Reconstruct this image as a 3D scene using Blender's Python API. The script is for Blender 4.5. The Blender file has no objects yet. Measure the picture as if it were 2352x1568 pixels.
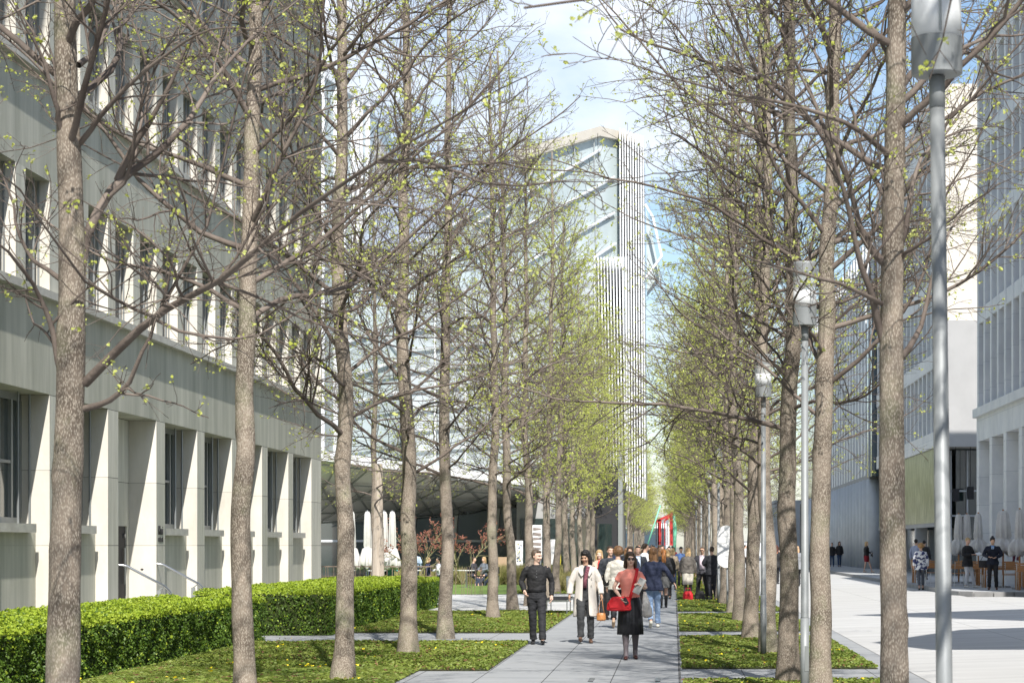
import bpy, bmesh, math, random
import numpy as np
from mathutils import Vector, Matrix, noise
R = math.radians
random.seed(7)
scene = bpy.context.scene
col = scene.collection
# ---------------- camera, world, sun, exposure ----------------
CAMZ = 1.8
F = 5200.0                       # focal length in units of a 2352 wide picture
cd = bpy.data.cameras.new('camera'); cam = bpy.data.objects.new('camera', cd); col.objects.link(cam)
scene.camera = cam
cam.location = (0, 0, CAMZ); cam.rotation_euler = (R(90), 0, 0)
cd.sensor_width = 36; cd.lens = 36 * F / 2352
cd.shift_x = (1176 - 1548) / 2352; cd.shift_y = (1252 - 784) / 2352
cd.clip_start = 0.1; cd.clip_end = 3000
cd.dof.use_dof = True; cd.dof.focus_distance = 38; cd.dof.aperture_fstop = 9
SUN = Vector((0.18, -0.93, 1.0)).normalized()        # towards the sun
w = bpy.data.worlds.new('World'); scene.world = w; w.use_nodes = True
nt = w.node_tree; nt.nodes.clear()
def N(nt, t, **k):
    n = nt.nodes.new(t)
    for a, b in k.items():
        if a == 'inp':
            for i, v in b.items(): n.inputs[i].default_value = v
        else: setattr(n, a, b)
    return n
sky = N(nt, 'ShaderNodeTexSky', sky_type='NISHITA', sun_disc=False)
sky.sun_elevation = math.asin(SUN.z); sky.sun_rotation = math.atan2(SUN.x, SUN.y)
sky.air_density = 1.0; sky.dust_density = 0.6; sky.ozone_density = 2.0
tc = N(nt, 'ShaderNodeTexCoord'); mp = N(nt, 'ShaderNodeMapping')
mp.inputs['Scale'].default_value = (1, 1, 1.9); mp.inputs['Location'].default_value = (0.30, 0.1, 0.12)
nz = N(nt, 'ShaderNodeTexNoise', inp={'Scale': 4.2, 'Detail': 7, 'Roughness': 0.55})
rp = N(nt, 'ShaderNodeValToRGB'); rp.color_ramp.elements[0].position = 0.48; rp.color_ramp.elements[1].position = 0.72
mx = N(nt, 'ShaderNodeMix', data_type='RGBA'); mx.inputs[7].default_value = (7.6, 7.9, 8.4, 1)
bg = N(nt, 'ShaderNodeBackground', inp={'Strength': 0.11}); out = N(nt, 'ShaderNodeOutputWorld')
L = nt.links.new
L(tc.outputs['Generated'], mp.inputs[0]); L(mp.outputs[0], nz.inputs['Vector']); L(nz.outputs['Fac'], rp.inputs[0])
L(rp.outputs[0], mx.inputs[0]); L(sky.outputs[0], mx.inputs[6]); L(mx.outputs[2], bg.inputs[0]); L(bg.outputs[0], out.inputs[0])
sd = bpy.data.lights.new('sun', 'SUN'); sd.energy = 5.0; sd.angle = R(0.5); sd.color = (1.0, 0.955, 0.89)
so = bpy.data.objects.new('sun', sd); col.objects.link(so); so.rotation_euler = SUN.to_track_quat('Z', 'Y').to_euler(); so.location = (10, -20, 60)
scene.view_settings.view_transform = 'Standard'; scene.view_settings.look = 'None'
scene.view_settings.exposure = 0.5; scene.view_settings.gamma = 1.0
cy = scene.cycles
cy.max_bounces = 6; cy.diffuse_bounces = 3; cy.glossy_bounces = 3; cy.transmission_bounces = 4; cy.transparent_max_bounces = 8
cy.caustics_reflective = False; cy.caustics_refractive = False

def P(x, y, Y):                   # point of the place at depth Y seen at (x, y) of the survey picture
    return Vector(((x - 1548) * Y / F, Y, CAMZ - (y - 1252) * Y / F))

# ---------------- materials ----------------
def mat(name, c, rough=0.8, c2=None, scale=3.0, bump=0.0, bscale=None, metal=0.0, stretch=(1,1,1), spec=0.5, detail=5, trans=0.0, lo=0.35, hi=0.65, alpha=1.0, bdist=0.02, ior=1.45):
    m = bpy.data.materials.new(name); m.use_nodes = True
    nt = m.node_tree; b = nt.nodes['Principled BSDF']; L = nt.links.new
    b.inputs['Base Color'].default_value = (*c, 1); b.inputs['Roughness'].default_value = rough
    b.inputs['Metallic'].default_value = metal; b.inputs['Specular IOR Level'].default_value = spec
    b.inputs['IOR'].default_value = ior
    if alpha < 1: b.inputs['Alpha'].default_value = alpha
    if c2 or bump:
        tc = N(nt, 'ShaderNodeTexCoord'); mp = N(nt, 'ShaderNodeMapping'); mp.inputs['Scale'].default_value = stretch
        L(tc.outputs['Object'], mp.inputs[0])
    if c2:
        nz = N(nt, 'ShaderNodeTexNoise', inp={'Scale': scale, 'Detail': detail, 'Roughness': 0.6}); L(mp.outputs[0], nz.inputs['Vector'])
        rp = N(nt, 'ShaderNodeValToRGB'); e = rp.color_ramp.elements
        e[0].color = (*c, 1); e[1].color = (*c2, 1); e[0].position = lo; e[1].position = hi
        L(nz.outputs['Fac'], rp.inputs[0]); L(rp.outputs[0], b.inputs['Base Color'])
    if bump:
        n2 = N(nt, 'ShaderNodeTexNoise', inp={'Scale': bscale or scale * 3, 'Detail': 4}); L(mp.outputs[0], n2.inputs['Vector'])
        bp = N(nt, 'ShaderNodeBump', inp={'Strength': bump, 'Distance': bdist}); L(n2.outputs['Fac'], bp.inputs['Height']); L(bp.outputs[0], b.inputs['Normal'])
    if trans:
        tr = N(nt, 'ShaderNodeBsdfTranslucent'); ms = N(nt, 'ShaderNodeMixShader'); ms.inputs[0].default_value = trans
        o = nt.nodes['Material Output']
        if c2: L(rp.outputs[0], tr.inputs[0])
        else: tr.inputs[0].default_value = (*c, 1)
        L(b.outputs[0], ms.inputs[1]); L(tr.outputs[0], ms.inputs[2]); L(ms.outputs[0], o.inputs[0])
    return m

def panel_mat(name, c, c2, axes, bw, bh, line=(0.1,0.1,0.09), off=0.0, mortar=0.008, rough=0.85, bump=0.25, streak=(1,1,0.15), nscale=1.6, origin=(0,0,0), tone=0.06):
    """stone or slab cladding: joints at bw x bh metres in the plane given by axes, each slab a little different"""
    m = bpy.data.materials.new(name); m.use_nodes = True
    nt = m.node_tree; b = nt.nodes['Principled BSDF']; L = nt.links.new; b.inputs['Roughness'].default_value = rough
    g = N(nt, 'ShaderNodeNewGeometry'); sb = N(nt, 'ShaderNodeVectorMath', operation='SUBTRACT'); sb.inputs[1].default_value = origin
    L(g.outputs['Position'], sb.inputs[0])
    s = N(nt, 'ShaderNodeSeparateXYZ'); L(sb.outputs[0], s.inputs[0])
    cb = N(nt, 'ShaderNodeCombineXYZ'); L(s.outputs[axes[0]], cb.inputs[0]); L(s.outputs[axes[1]], cb.inputs[1])
    br = N(nt, 'ShaderNodeTexBrick', offset=off, inp={'Scale': 1.0, 'Mortar Size': mortar, 'Brick Width': bw, 'Row Height': bh, 'Mortar Smooth': 0.1, 'Bias': 0.0})
    br.inputs['Color1'].default_value = (1-tone,)*3 + (1,); br.inputs['Color2'].default_value = (1+tone,)*3 + (1,); br.inputs['Mortar'].default_value = (1,1,1,1)
    L(cb.outputs[0], br.inputs['Vector'])
    mp = N(nt, 'ShaderNodeMapping'); mp.inputs['Scale'].default_value = streak; L(g.outputs['Position'], mp.inputs[0])
    nz = N(nt, 'ShaderNodeTexNoise', inp={'Scale': nscale, 'Detail': 8, 'Roughness': 0.65}); L(mp.outputs[0], nz.inputs['Vector'])
    rp = N(nt, 'ShaderNodeValToRGB'); e = rp.color_ramp.elements; e[0].color = (*c,1); e[1].color = (*c2,1); e[0].position = .35; e[1].position = .66
    L(nz.outputs['Fac'], rp.inputs[0])
    mu = N(nt, 'ShaderNodeMix', data_type='RGBA', blend_type='MULTIPLY'); mu.inputs[0].default_value = 1
    L(rp.outputs[0], mu.inputs[6]); L(br.outputs['Color'], mu.inputs[7])
    ml = N(nt, 'ShaderNodeMix', data_type='RGBA'); ml.inputs[7].default_value = (*line,1)
    L(br.outputs['Fac'], ml.inputs[0]); L(mu.outputs[2], ml.inputs[6]); L(ml.outputs[2], b.inputs['Base Color'])
    n2 = N(nt, 'ShaderNodeTexNoise', inp={'Scale': 22, 'Detail': 5}); L(g.outputs['Position'], n2.inputs['Vector'])
    bp = N(nt, 'ShaderNodeBump', inp={'Strength': bump, 'Distance': 0.01}); L(n2.outputs['Fac'], bp.inputs['Height']); L(bp.outputs[0], b.inputs['Normal'])
    return m

M = {}
M['path'] = panel_mat('path_stone', (.262,.275,.285), (.325,.335,.345), (0,1), .906, 5.2, line=(.05,.05,.05), mortar=.007, origin=(.07,1.2,0), streak=(.5,2.2,1), nscale=1.1, bump=.15, tone=.04)
M['road'] = panel_mat('road_concrete', (.40,.40,.395), (.50,.50,.49), (0,1), 2.9, 7.0, line=(.27,.27,.265), mortar=.012, streak=(.22,1.5,1), nscale=1.0, bump=.2, tone=.02, origin=(.46,0,0))
M['terrace'] = panel_mat('terrace_stone', (.34,.35,.36), (.42,.43,.44), (0,1), 1.2, 2.4, line=(.12,.12,.12), off=.5)
M['kerb'] = mat('kerb_stone', (.25,.25,.25), .9, (.33,.33,.33), 2, .3)
M['plaza'] = panel_mat('plaza_stone', (.47,.47,.46), (.56,.56,.55), (0,1), 2.0, .9, line=(.25,.25,.25), off=.5)
M['ground'] = mat('ground_earth', (.20,.19,.16), .95, (.26,.25,.2), .3)
M['soil'] = mat('soil', (.09,.075,.04), 1, (.06,.085,.02), 5, .6, 30)
M['cladding'] = panel_mat('facade_stone', (.345,.35,.29), (.54,.535,.455), (1,2), 1.01, 30, line=(.36,.355,.30), mortar=.005, origin=(0,43.2,1.8), streak=(1,2.4,.3), nscale=.8, tone=.03)
M['pier'] = panel_mat('pier_stone', (.46,.455,.385), (.62,.61,.53), (1,2), 30, 1.3, line=(.12,.12,.1), mortar=.007, origin=(0,38,.5), streak=(1,3,.3), nscale=1.6)
M['reveal'] = panel_mat('sunlit_reveal_stone', (.58,.55,.48), (.70,.675,.61), (0,2), 30, 1.3, line=(.35,.33,.28), mortar=.006, origin=(0,0,.5), streak=(1,1,.4), nscale=1.5)  # pier stone made paler and warmer, sunlight put into the reveal colour
M['sill'] = mat('sill_stone', (.42,.41,.37), .85, (.52,.51,.46), 3, .3)
M['frame'] = mat('window_metal', (.34,.36,.36), .45, metal=.5)
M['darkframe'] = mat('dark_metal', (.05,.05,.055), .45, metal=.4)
M['glass_dark'] = mat('window_glass', (.02,.035,.035), .06, spec=1.0, ior=1.8)
M['glass_blue'] = mat('shaded_glass', (.05,.08,.11), .08, spec=1.0, ior=1.8)
M['steel'] = mat('brushed_steel', (.55,.56,.57), .28, metal=1.0)
M['marble'] = panel_mat('white_marble', (.68,.69,.70), (.82,.82,.81), (1,2), 1.9, 1.15, line=(.42,.45,.48), mortar=.006, streak=(1,1,1), nscale=.8, tone=.03)
M['beige'] = mat('beige_render', (.57,.53,.46), .9, (.64,.60,.53), .7, .1)
M['greyrender'] = mat('grey_render', (.36,.36,.36), .9, (.40,.40,.40), .8, .1)
M['ribs'] = mat('ribbed_metal', (.46,.49,.52), .5, (.54,.57,.60), 1.0, metal=.1)
M['whitefin'] = mat('white_fin', (.74,.76,.78), .5)
M['paleglass'] = mat('pale_glass', (.46,.53,.54), .35, (.60,.67,.68), .12, spec=.8, stretch=(1,1,.5), lo=.4, hi=.6)
M['whiteglass'] = mat('fritted_glass', (.52,.58,.60), .3, (.66,.71,.73), .15, spec=.7, lo=.4, hi=.6)
M['blueglass'] = mat('blue_glass', (.26,.30,.36), .1, spec=1)
M['greenglass'] = mat('green_textured_glass', (.12,.14,.06), .3, (.36,.38,.25), 2.6, .3, 6, stretch=(1,2.2,.45), detail=9, lo=.42, hi=.6)
M['white'] = mat('white_paint', (.80,.80,.79), .5)
M['canvas'] = mat('umbrella_canvas', (.62,.60,.58), .9, (.72,.71,.69), 4, .4, 9, trans=.15)
M['wood'] = mat('teak_wood', (.36,.16,.06), .6, (.48,.24,.10), 3, stretch=(1,1,8))
M['panelwood'] = mat('oak_panel', (.36,.25,.15), .6, (.42,.31,.2), 2, stretch=(8,8,1))
M['lamp_metal'] = mat('lamp_metal', (.22,.235,.24), .5, (.27,.285,.29), 3, metal=.15)
M['lamp_glass'] = mat('lamp_frosted_glass', (.86,.88,.89), .22, spec=.8, trans=.35)
M['lamp_clear'] = mat('lamp_clear_glass', (.75,.79,.8), .05, alpha=.35)
M['rust'] = mat('rusty_bar', (.17,.13,.10), .7, (.24,.18,.13), 6)
M['red'] = mat('red_paint', (.50,.05,.05), .4)
M['green'] = mat('mint_paint', (.22,.62,.42), .4)
M['yellow'] = mat('yellow_paint', (.8,.68,.05), .5)
M['black'] = mat('black_matt', (.015,.015,.017), .7)
def bark(name, c, c2, dash, zs=.3, sc=9):
    m = bpy.data.materials.new(name); m.use_nodes = True
    nt = m.node_tree; b = nt.nodes['Principled BSDF']; L = nt.links.new; b.inputs['Roughness'].default_value = .9
    tc = N(nt, 'ShaderNodeTexCoord'); mp = N(nt, 'ShaderNodeMapping'); mp.inputs['Scale'].default_value = (1,1,zs); L(tc.outputs['Object'], mp.inputs[0])
    big = N(nt, 'ShaderNodeTexNoise', inp={'Scale': 3.0, 'Detail': 5}); L(tc.outputs['Object'], big.inputs['Vector'])
    r1 = N(nt, 'ShaderNodeValToRGB'); e = r1.color_ramp.elements; e[0].color=(*c,1); e[1].color=(*c2,1); e[0].position=.38; e[1].position=.62; L(big.outputs['Fac'], r1.inputs[0])
    vo = N(nt, 'ShaderNodeTexVoronoi', feature='F1', inp={'Scale': sc*14, 'Randomness': 1}); L(mp.outputs[0], vo.inputs['Vector'])
    r2 = N(nt, 'ShaderNodeValToRGB'); e = r2.color_ramp.elements; e[0].color=(1,1,1,1); e[1].color=(0,0,0,1); e[0].position=.10; e[1].position=.55; L(vo.outputs['Distance'], r2.inputs[0])
    mx = N(nt, 'ShaderNodeMix', data_type='RGBA'); mx.inputs[7].default_value=(*dash,1); L(r2.outputs[0], mx.inputs[0])
    ms = N(nt, 'ShaderNodeTexNoise', inp={'Scale': 1.1, 'Detail': 6, 'Roughness': .7}); oi = N(nt, 'ShaderNodeObjectInfo'); va = N(nt, 'ShaderNodeVectorMath', operation='ADD')
    cr = N(nt, 'ShaderNodeCombineXYZ'); ml_ = N(nt, 'ShaderNodeMath', operation='MULTIPLY'); ml_.inputs[1].default_value = 40; L(oi.outputs['Random'], ml_.inputs[0]); L(ml_.outputs[0], cr.inputs[2])
    L(tc.outputs['Object'], va.inputs[0]); L(cr.outputs[0], va.inputs[1]); L(va.outputs[0], ms.inputs['Vector']); L(va.outputs[0], big.inputs['Vector'])
    r3 = N(nt, 'ShaderNodeValToRGB'); e = r3.color_ramp.elements; e[0].color=(0,0,0,1); e[1].color=(.75,.75,.75,1); e[0].position=.52; e[1].position=.68; L(ms.outputs['Fac'], r3.inputs[0])
    mo = N(nt, 'ShaderNodeMix', data_type='RGBA'); mo.inputs[7].default_value = (.19,.20,.115,1); L(r3.outputs[0], mo.inputs[0]); L(r1.outputs[0], mo.inputs[6]); L(mo.outputs[2], mx.inputs[6])
    mr_ = N(nt, 'ShaderNodeMapRange'); mr_.inputs[3].default_value = .82; mr_.inputs[4].default_value = 1.22; L(oi.outputs['Random'], mr_.inputs[0])
    hs = N(nt, 'ShaderNodeHueSaturation'); L(mr_.outputs[0], hs.inputs['Value']); L(mx.outputs[2], hs.inputs['Color']); L(hs.outputs[0], b.inputs['Base Color'])
    n2 = N(nt, 'ShaderNodeTexNoise', inp={'Scale': sc*5, 'Detail': 4}); L(mp.outputs[0], n2.inputs['Vector'])
    bp = N(nt, 'ShaderNodeBump', inp={'Strength': .9, 'Distance': .012}); L(n2.outputs['Fac'], bp.inputs['Height']); L(bp.outputs[0], b.inputs['Normal'])
    return m
M['bark'] = bark('tulip_tree_bark', (.115,.091,.07), (.25,.205,.162), (.46,.41,.34))
M['twig'] = mat('twig_bark', (.095,.074,.062), .85, (.20,.165,.14), 2.0, .3, 40)
M['leaf'] = mat('young_leaf', (.56,.62,.10), .55, (.76,.80,.30), 2.5, trans=.5)
M['redleaf'] = mat('red_leaf', (.30,.12,.09), .6, (.44,.20,.14), 3, trans=.3)
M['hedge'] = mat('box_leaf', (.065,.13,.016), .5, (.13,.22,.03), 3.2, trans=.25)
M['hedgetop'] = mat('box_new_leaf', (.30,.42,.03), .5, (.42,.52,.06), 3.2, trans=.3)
M['cover'] = mat('cover_leaf', (.15,.22,.035), .55, (.32,.38,.08), .9, trans=.3)
M['dryleaf'] = mat('dry_leaf', (.16,.09,.04), .8, (.24,.13,.07), 3)
M['flower'] = mat('yellow_flower', (.85,.68,.02), .5)
M['grass'] = mat('lawn_grass', (.10,.17,.03), .9, (.17,.25,.05), 2, .5, 40)
M['reed'] = mat('tall_grass_blade', (.20,.22,.05), .7, (.42,.36,.16), 2, trans=.3)

# ---------------- mesh helpers ----------------
def mk(name, verts, faces, m, parent=None, smooth=False):
    me = bpy.data.meshes.new(name)
    if isinstance(verts, np.ndarray): verts = verts.reshape(-1, 3).tolist()
    if isinstance(faces, np.ndarray): faces = faces.tolist()
    me.from_pydata(verts, [], faces)
    if m is not None:
        for q in (m if isinstance(m, (list, tuple)) else [m]): me.materials.append(q)
    if smooth: me.shade_smooth()
    o = bpy.data.objects.new(name, me); col.objects.link(o)
    if parent is not None: o.parent = parent
    return o
def tag(o, label, cat, group=None):
    o['label'] = label; o['category'] = cat
    if group: o['group'] = group
    return o
def thing(name, label, cat, loc=(0,0,0), rz=0, group=None, s=1.0):
    o = bpy.data.objects.new(name, None); col.objects.link(o); o.empty_display_size = .2
    o.location = loc; o.rotation_euler = (0,0,rz); o.scale = (s,s,s)
    return tag(o, label, cat, group)
def kind(o, k): o['kind'] = k; return o
def dup(root, loc, rz=0, label=None, s=None, group=None):
    r = root.copy(); col.objects.link(r); r.location = loc; r.rotation_euler = (0,0,rz)
    if s is not None: r.scale = s if hasattr(s, '__len__') else (s,s,s)
    if label: r['label'] = label
    if group: r['group'] = group
    for ch in list(root.children):
        c = ch.copy(); col.objects.link(c); c.parent = r
        for g in list(ch.children):
            d = g.copy(); col.objects.link(d); d.parent = c
    return r
class B:
    def __init__(s): s.v = []; s.f = []; s.m = []
    def add(s, v, f, mi=0):
        n = len(s.v); s.v += [tuple(p) for p in v]; s.f += [tuple(i + n for i in q) for q in f]; s.m += [mi] * len(f); return s
    def box(s, x0, x1, y0, y1, z0, z1, mi=0):
        v = [(x0,y0,z0),(x1,y0,z0),(x1,y1,z0),(x0,y1,z0),(x0,y0,z1),(x1,y0,z1),(x1,y1,z1),(x0,y1,z1)]
        return s.add(v, [(0,3,2,1),(4,5,6,7),(0,1,5,4),(1,2,6,5),(2,3,7,6),(3,0,4,7)], mi)
    def tube(s, pts, rad, n=8, cap=True, mi=0, flat=1.0, round_=False):
        pts = [Vector(p) for p in pts]; k = len(pts)
        rad = list(rad) if hasattr(rad, '__len__') else [rad] * k
        if round_:
            d0 = (pts[0]-pts[1]).normalized(); d1 = (pts[-1]-pts[-2]).normalized()
            a, b2 = rad[0], rad[-1]
            pts = [pts[0]+d0*a*.95, pts[0]+d0*a*.6] + pts + [pts[-1]+d1*b2*.6, pts[-1]+d1*b2*.95]
            rad = [a*.3, a*.8] + rad + [b2*.8, b2*.3]; k += 4
        v = []
        t0 = (pts[1]-pts[0]).normalized(); u = t0.orthogonal().normalized() if abs(t0.z) > .99 or flat == 1 else t0.cross(Vector((0,0,1))).normalized()
        for i in range(k):
            t = (pts[min(i+1,k-1)] - pts[max(i-1,0)]).normalized()
            u = (u - t*u.dot(t)).normalized(); w_ = t.cross(u)
            for j in range(n):
                a = 2*math.pi*j/n; v.append(pts[i] + u*(math.cos(a)*rad[i]) + w_*(math.sin(a)*rad[i]*flat))
        f = [(i*n+j, i*n+(j+1)%n, (i+1)*n+(j+1)%n, (i+1)*n+j) for i in range(k-1) for j in range(n)]
        if cap: f += [tuple(range(n))[::-1], tuple((k-1)*n+j for j in range(n))]
        return s.add(v, f, mi)
    def loft(s, rings, n=20, mi=0, cap=True, fn=None):
        """rings: (cx, cy, z, rx, ry)"""
        v = []
        for i, (cx, cy, z, rx, ry) in enumerate(rings):
            for j in range(n):
                a = 2*math.pi*j/n; q = fn(a, i/(len(rings)-1)) if fn else 1
                v.append((cx + math.cos(a)*rx*q, cy + math.sin(a)*ry*q, z))
        k = len(rings)
        f = [(i*n+j, i*n+(j+1)%n, (i+1)*n+(j+1)%n, (i+1)*n+j) for i in range(k-1) for j in range(n)]
        if cap: f += [tuple(range(n))[::-1], tuple((k-1)*n+j for j in range(n))]
        return s.add(v, f, mi)
    def ball(s, c, r, n=12, m=8, mi=0, rot=None):
        r = r if hasattr(r, '__len__') else (r,r,r); v = []
        for i in range(1, m):
            p = math.pi*i/m
            for j in range(n):
                a = 2*math.pi*j/n; q = Vector((math.sin(p)*math.cos(a)*r[0], math.sin(p)*math.sin(a)*r[1], math.cos(p)*r[2]))
                v.append(q)
        v += [Vector((0,0,r[2])), Vector((0,0,-r[2]))]
        if rot is not None: v = [rot @ q for q in v]
        v = [q + Vector(c) for q in v]; T = (m-1)*n
        f = [(i*n+j, (i+1)*n+j, (i+1)*n+(j+1)%n, i*n+(j+1)%n) for i in range(m-2) for j in range(n)]
        f += [(T, j, (j+1)%n) for j in range(n)] + [(T+1, (m-2)*n+(j+1)%n, (m-2)*n+j) for j in range(n)]
        return s.add(v, f, mi)
    def prism(s, pts, d, mi=0):
        """closed polygon pts extruded by vector d"""
        pts = [Vector(p) for p in pts]; n = len(pts); d = Vector(d)
        v = pts + [p + d for p in pts]
        return s.add(v, [tuple(range(n)), tuple(range(2*n-1, n-1, -1))] + [(i, i+n, (i+1)%n+n, (i+1)%n) for i in range(n)], mi)
    def build(s, name, m, parent=None, smooth=False):
        o = mk(name, s.v, s.f, m, parent, smooth)
        if isinstance(m, (list, tuple)) and len(m) > 1:
            o.data.polygons.foreach_set('material_index', s.m)
        return o
TS = bpy.data.scenes.new('bake'); TC = TS.collection
def remesh(o, vox, smooth=2, disp=0.0, dscale=8.0, zs=1.0, seed=0):
    md = o.modifiers.new('r', 'REMESH'); md.mode = 'VOXEL'; md.voxel_size = vox; md.use_smooth_shade = True
    if smooth:
        sm = o.modifiers.new('s', 'SMOOTH'); sm.iterations = smooth; sm.factor = .5
    TC.objects.link(o); par = o.parent; o.parent = None
    vl = TS.view_layers[0]; vl.update(); dg = vl.depsgraph
    me = bpy.data.meshes.new_from_object(o.evaluated_get(dg)); o.modifiers.clear(); TC.objects.unlink(o); o.parent = par
    old = o.data; ms = list(old.materials); o.data = me; me.materials.clear()
    for q in ms: me.materials.append(q)
    bpy.data.meshes.remove(old)
    if disp:
        nv = len(me.vertices); co = np.empty(nv*3); nn = np.empty(nv*3)
        me.vertices.foreach_get('co', co); me.vertices.foreach_get('normal', nn); co = co.reshape(-1,3); nn = nn.reshape(-1,3)
        q = co*np.array([dscale,dscale,dscale*zs])+np.array([seed,0,0])
        k = np.array([noise.noise(a)+.5*noise.noise((a[0]*2.3,a[1]*2.3+seed,a[2]*2.3)) for a in q.tolist()])
        me.vertices.foreach_set('co', (co+nn*(k*disp)[:,None]).ravel())
    me.shade_smooth()
    return o
def leaf_quads(C, rng, size, flat=.0, up=0.0, aspect=.62, fold=.25):
    """C: (n,3) centres -> one folded leaf (2 quads) each; flat pulls normals upward"""
    n = len(C); nrm = rng.normal(size=(n,3)); nrm[:,2] = np.abs(nrm[:,2])*1.0 + up
    nrm /= np.linalg.norm(nrm,axis=1)[:,None]
    a = rng.normal(size=(n,3)); a -= nrm*(a*nrm).sum(1)[:,None]; a /= np.linalg.norm(a,axis=1)[:,None]
    b = np.cross(nrm, a); s = (size*(.6+.8*rng.random(n)))[:,None]
    m0 = C - a*s*.5; m1 = C + a*s*.5; lift = nrm*s*fold
    l0 = C - a*s*.22 - b*s*aspect*.5 + lift; l1 = C + a*s*.2 - b*s*aspect*.42 + lift
    r0 = C - a*s*.22 + b*s*aspect*.5 + lift; r1 = C + a*s*.2 + b*s*aspect*.42 + lift
    V = np.stack([m0,l0,l1,m1,r1,r0],1).reshape(-1,3)
    i = np.arange(n)[:,None]*6
    return V, np.concatenate([i+np.array([0,1,2,3]), i+np.array([0,3,4,5])])
# ---------------- branch helpers ----------------
def tubes_np(Pt, Rd, sides):
    """Pt (N,k,3), Rd (N,k) -> verts, faces of N tubes"""
    n, k, _ = Pt.shape
    T = np.empty_like(Pt); T[:,1:-1] = Pt[:,2:]-Pt[:,:-2]; T[:,0] = Pt[:,1]-Pt[:,0]; T[:,-1] = Pt[:,-1]-Pt[:,-2]
    T /= np.maximum(np.linalg.norm(T,axis=2,keepdims=True), 1e-9)
    ref = np.zeros_like(T); m = np.abs(T[:,:1,2]) > .8; ref[...,2] = 1; ref[m[:,0]] = (1,0,0)
    U = np.cross(T, ref); U /= np.maximum(np.linalg.norm(U,axis=2,keepdims=True), 1e-9); W = np.cross(T, U)
    a = np.arange(sides)*2*np.pi/sides
    V = Pt[:,:,None,:] + (U[:,:,None,:]*np.cos(a)[:,None] + W[:,:,None,:]*np.sin(a)[:,None])*Rd[:,:,None,None]
    i = (np.arange(n)*k*sides)[:,None,None]; r = (np.arange(k-1)*sides)[None,:,None]; j = np.arange(sides)[None,None,:]; j2 = (j+1)%sides
    Fc = np.stack([i+r+j, i+r+j2, i+r+sides+j2, i+r+sides+j], -1).reshape(-1,4)
    return V.reshape(-1,3), Fc
def grow(start, d, length, k, rng, wig, upb):
    n = len(start); p = np.empty((n,k,3)); p[:,0] = start; d = d/np.linalg.norm(d,axis=1)[:,None]
    st = (length/(k-1))[:,None]
    for i in range(1,k):
        d = d + rng.normal(size=(n,3))*wig + np.array([0,0,upb]); d /= np.linalg.norm(d,axis=1)[:,None]
        p[:,i] = p[:,i-1] + d*st
    return p
def children(Pp, Rp, spacing, rng, lenf, k, ang=(.6,1.1), tmin=.15, wig=.16, upb=.03, radf=.55, lmin=.12, flat=1.0, minr=0.0):
    n, kk, _ = Pp.shape
    seg = np.linalg.norm(np.diff(Pp,axis=1),axis=2).sum(1)
    cnt = np.maximum(1,(seg*(1-tmin)/spacing).astype(int)); idx = np.repeat(np.arange(n),cnt); N_ = len(idx)
    t = tmin + (1-tmin)*rng.random(N_); f = t*(kk-1); i0 = np.minimum(f.astype(int),kk-2); fr = (f-i0)[:,None]
    p = Pp[idx,i0]*(1-fr)+Pp[idx,i0+1]*fr; r = Rp[idx,i0]*(1-fr[:,0])+Rp[idx,i0+1]*fr[:,0]
    T = Pp[idx,i0+1]-Pp[idx,i0]; T /= np.maximum(np.linalg.norm(T,axis=1)[:,None],1e-9)
    q = rng.normal(size=(N_,3)); q[:,2] *= flat; q -= T*(q*T).sum(1)[:,None]; q /= np.linalg.norm(q,axis=1)[:,None]
    a = (ang[0]+(ang[1]-ang[0])*rng.random(N_))[:,None]; d = T*np.cos(a)+q*np.sin(a)
    ln = np.maximum(lmin, seg[idx]*lenf*(1.15-t)*(.6+.7*rng.random(N_)))
    pp = grow(p,d,ln,k,rng,wig,upb)
    rr = np.maximum(minr, (r*radf)[:,None]*np.linspace(1,.35,k)[None,:])
    return pp, rr
def resample(pts, k):
    pts = np.array(pts, float); s = np.r_[0, np.cumsum(np.linalg.norm(np.diff(pts,axis=0),axis=1))]
    t = np.linspace(0,s[-1],k)
    # smooth: catmull via repeated averaging of a dense resample
    q = np.stack([np.interp(t,s,pts[:,j]) for j in range(3)],1)
    for _ in range(2): q[1:-1] = .25*q[:-2]+.5*q[1:-1]+.25*q[2:]
    return q
# ---------------- ground ----------------
def sheet(name, x0,x1,y0,y1,z,m, z1=None):
    z1 = z if z1 is None else z1
    return kind(mk(name, [(x0,y0,z),(x1,y0,z1),(x1,y1,z1),(x0,y1,z)], [(0,1,2,3)], m), 'structure')
sheet('ground', -900,900,-300,2200,-.03, M['ground'])
sheet('path', -8.2,3.36,-20,420,0, M['path'])
sheet('road', 3.36,9.15,-20,420,.004, M['road'], .2)
sheet('road', 9.15,60,-20,70.6,.2, M['road'])
sheet('plaza', -40,-2.66,61.2,83,.004, M['plaza'])
sheet('lawn', -40,-6.2,83,108,.012, M['grass'])
sheet('building_forecourt', -14,-8.2,-20,61.2,-.002, M['plaza'])
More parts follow.
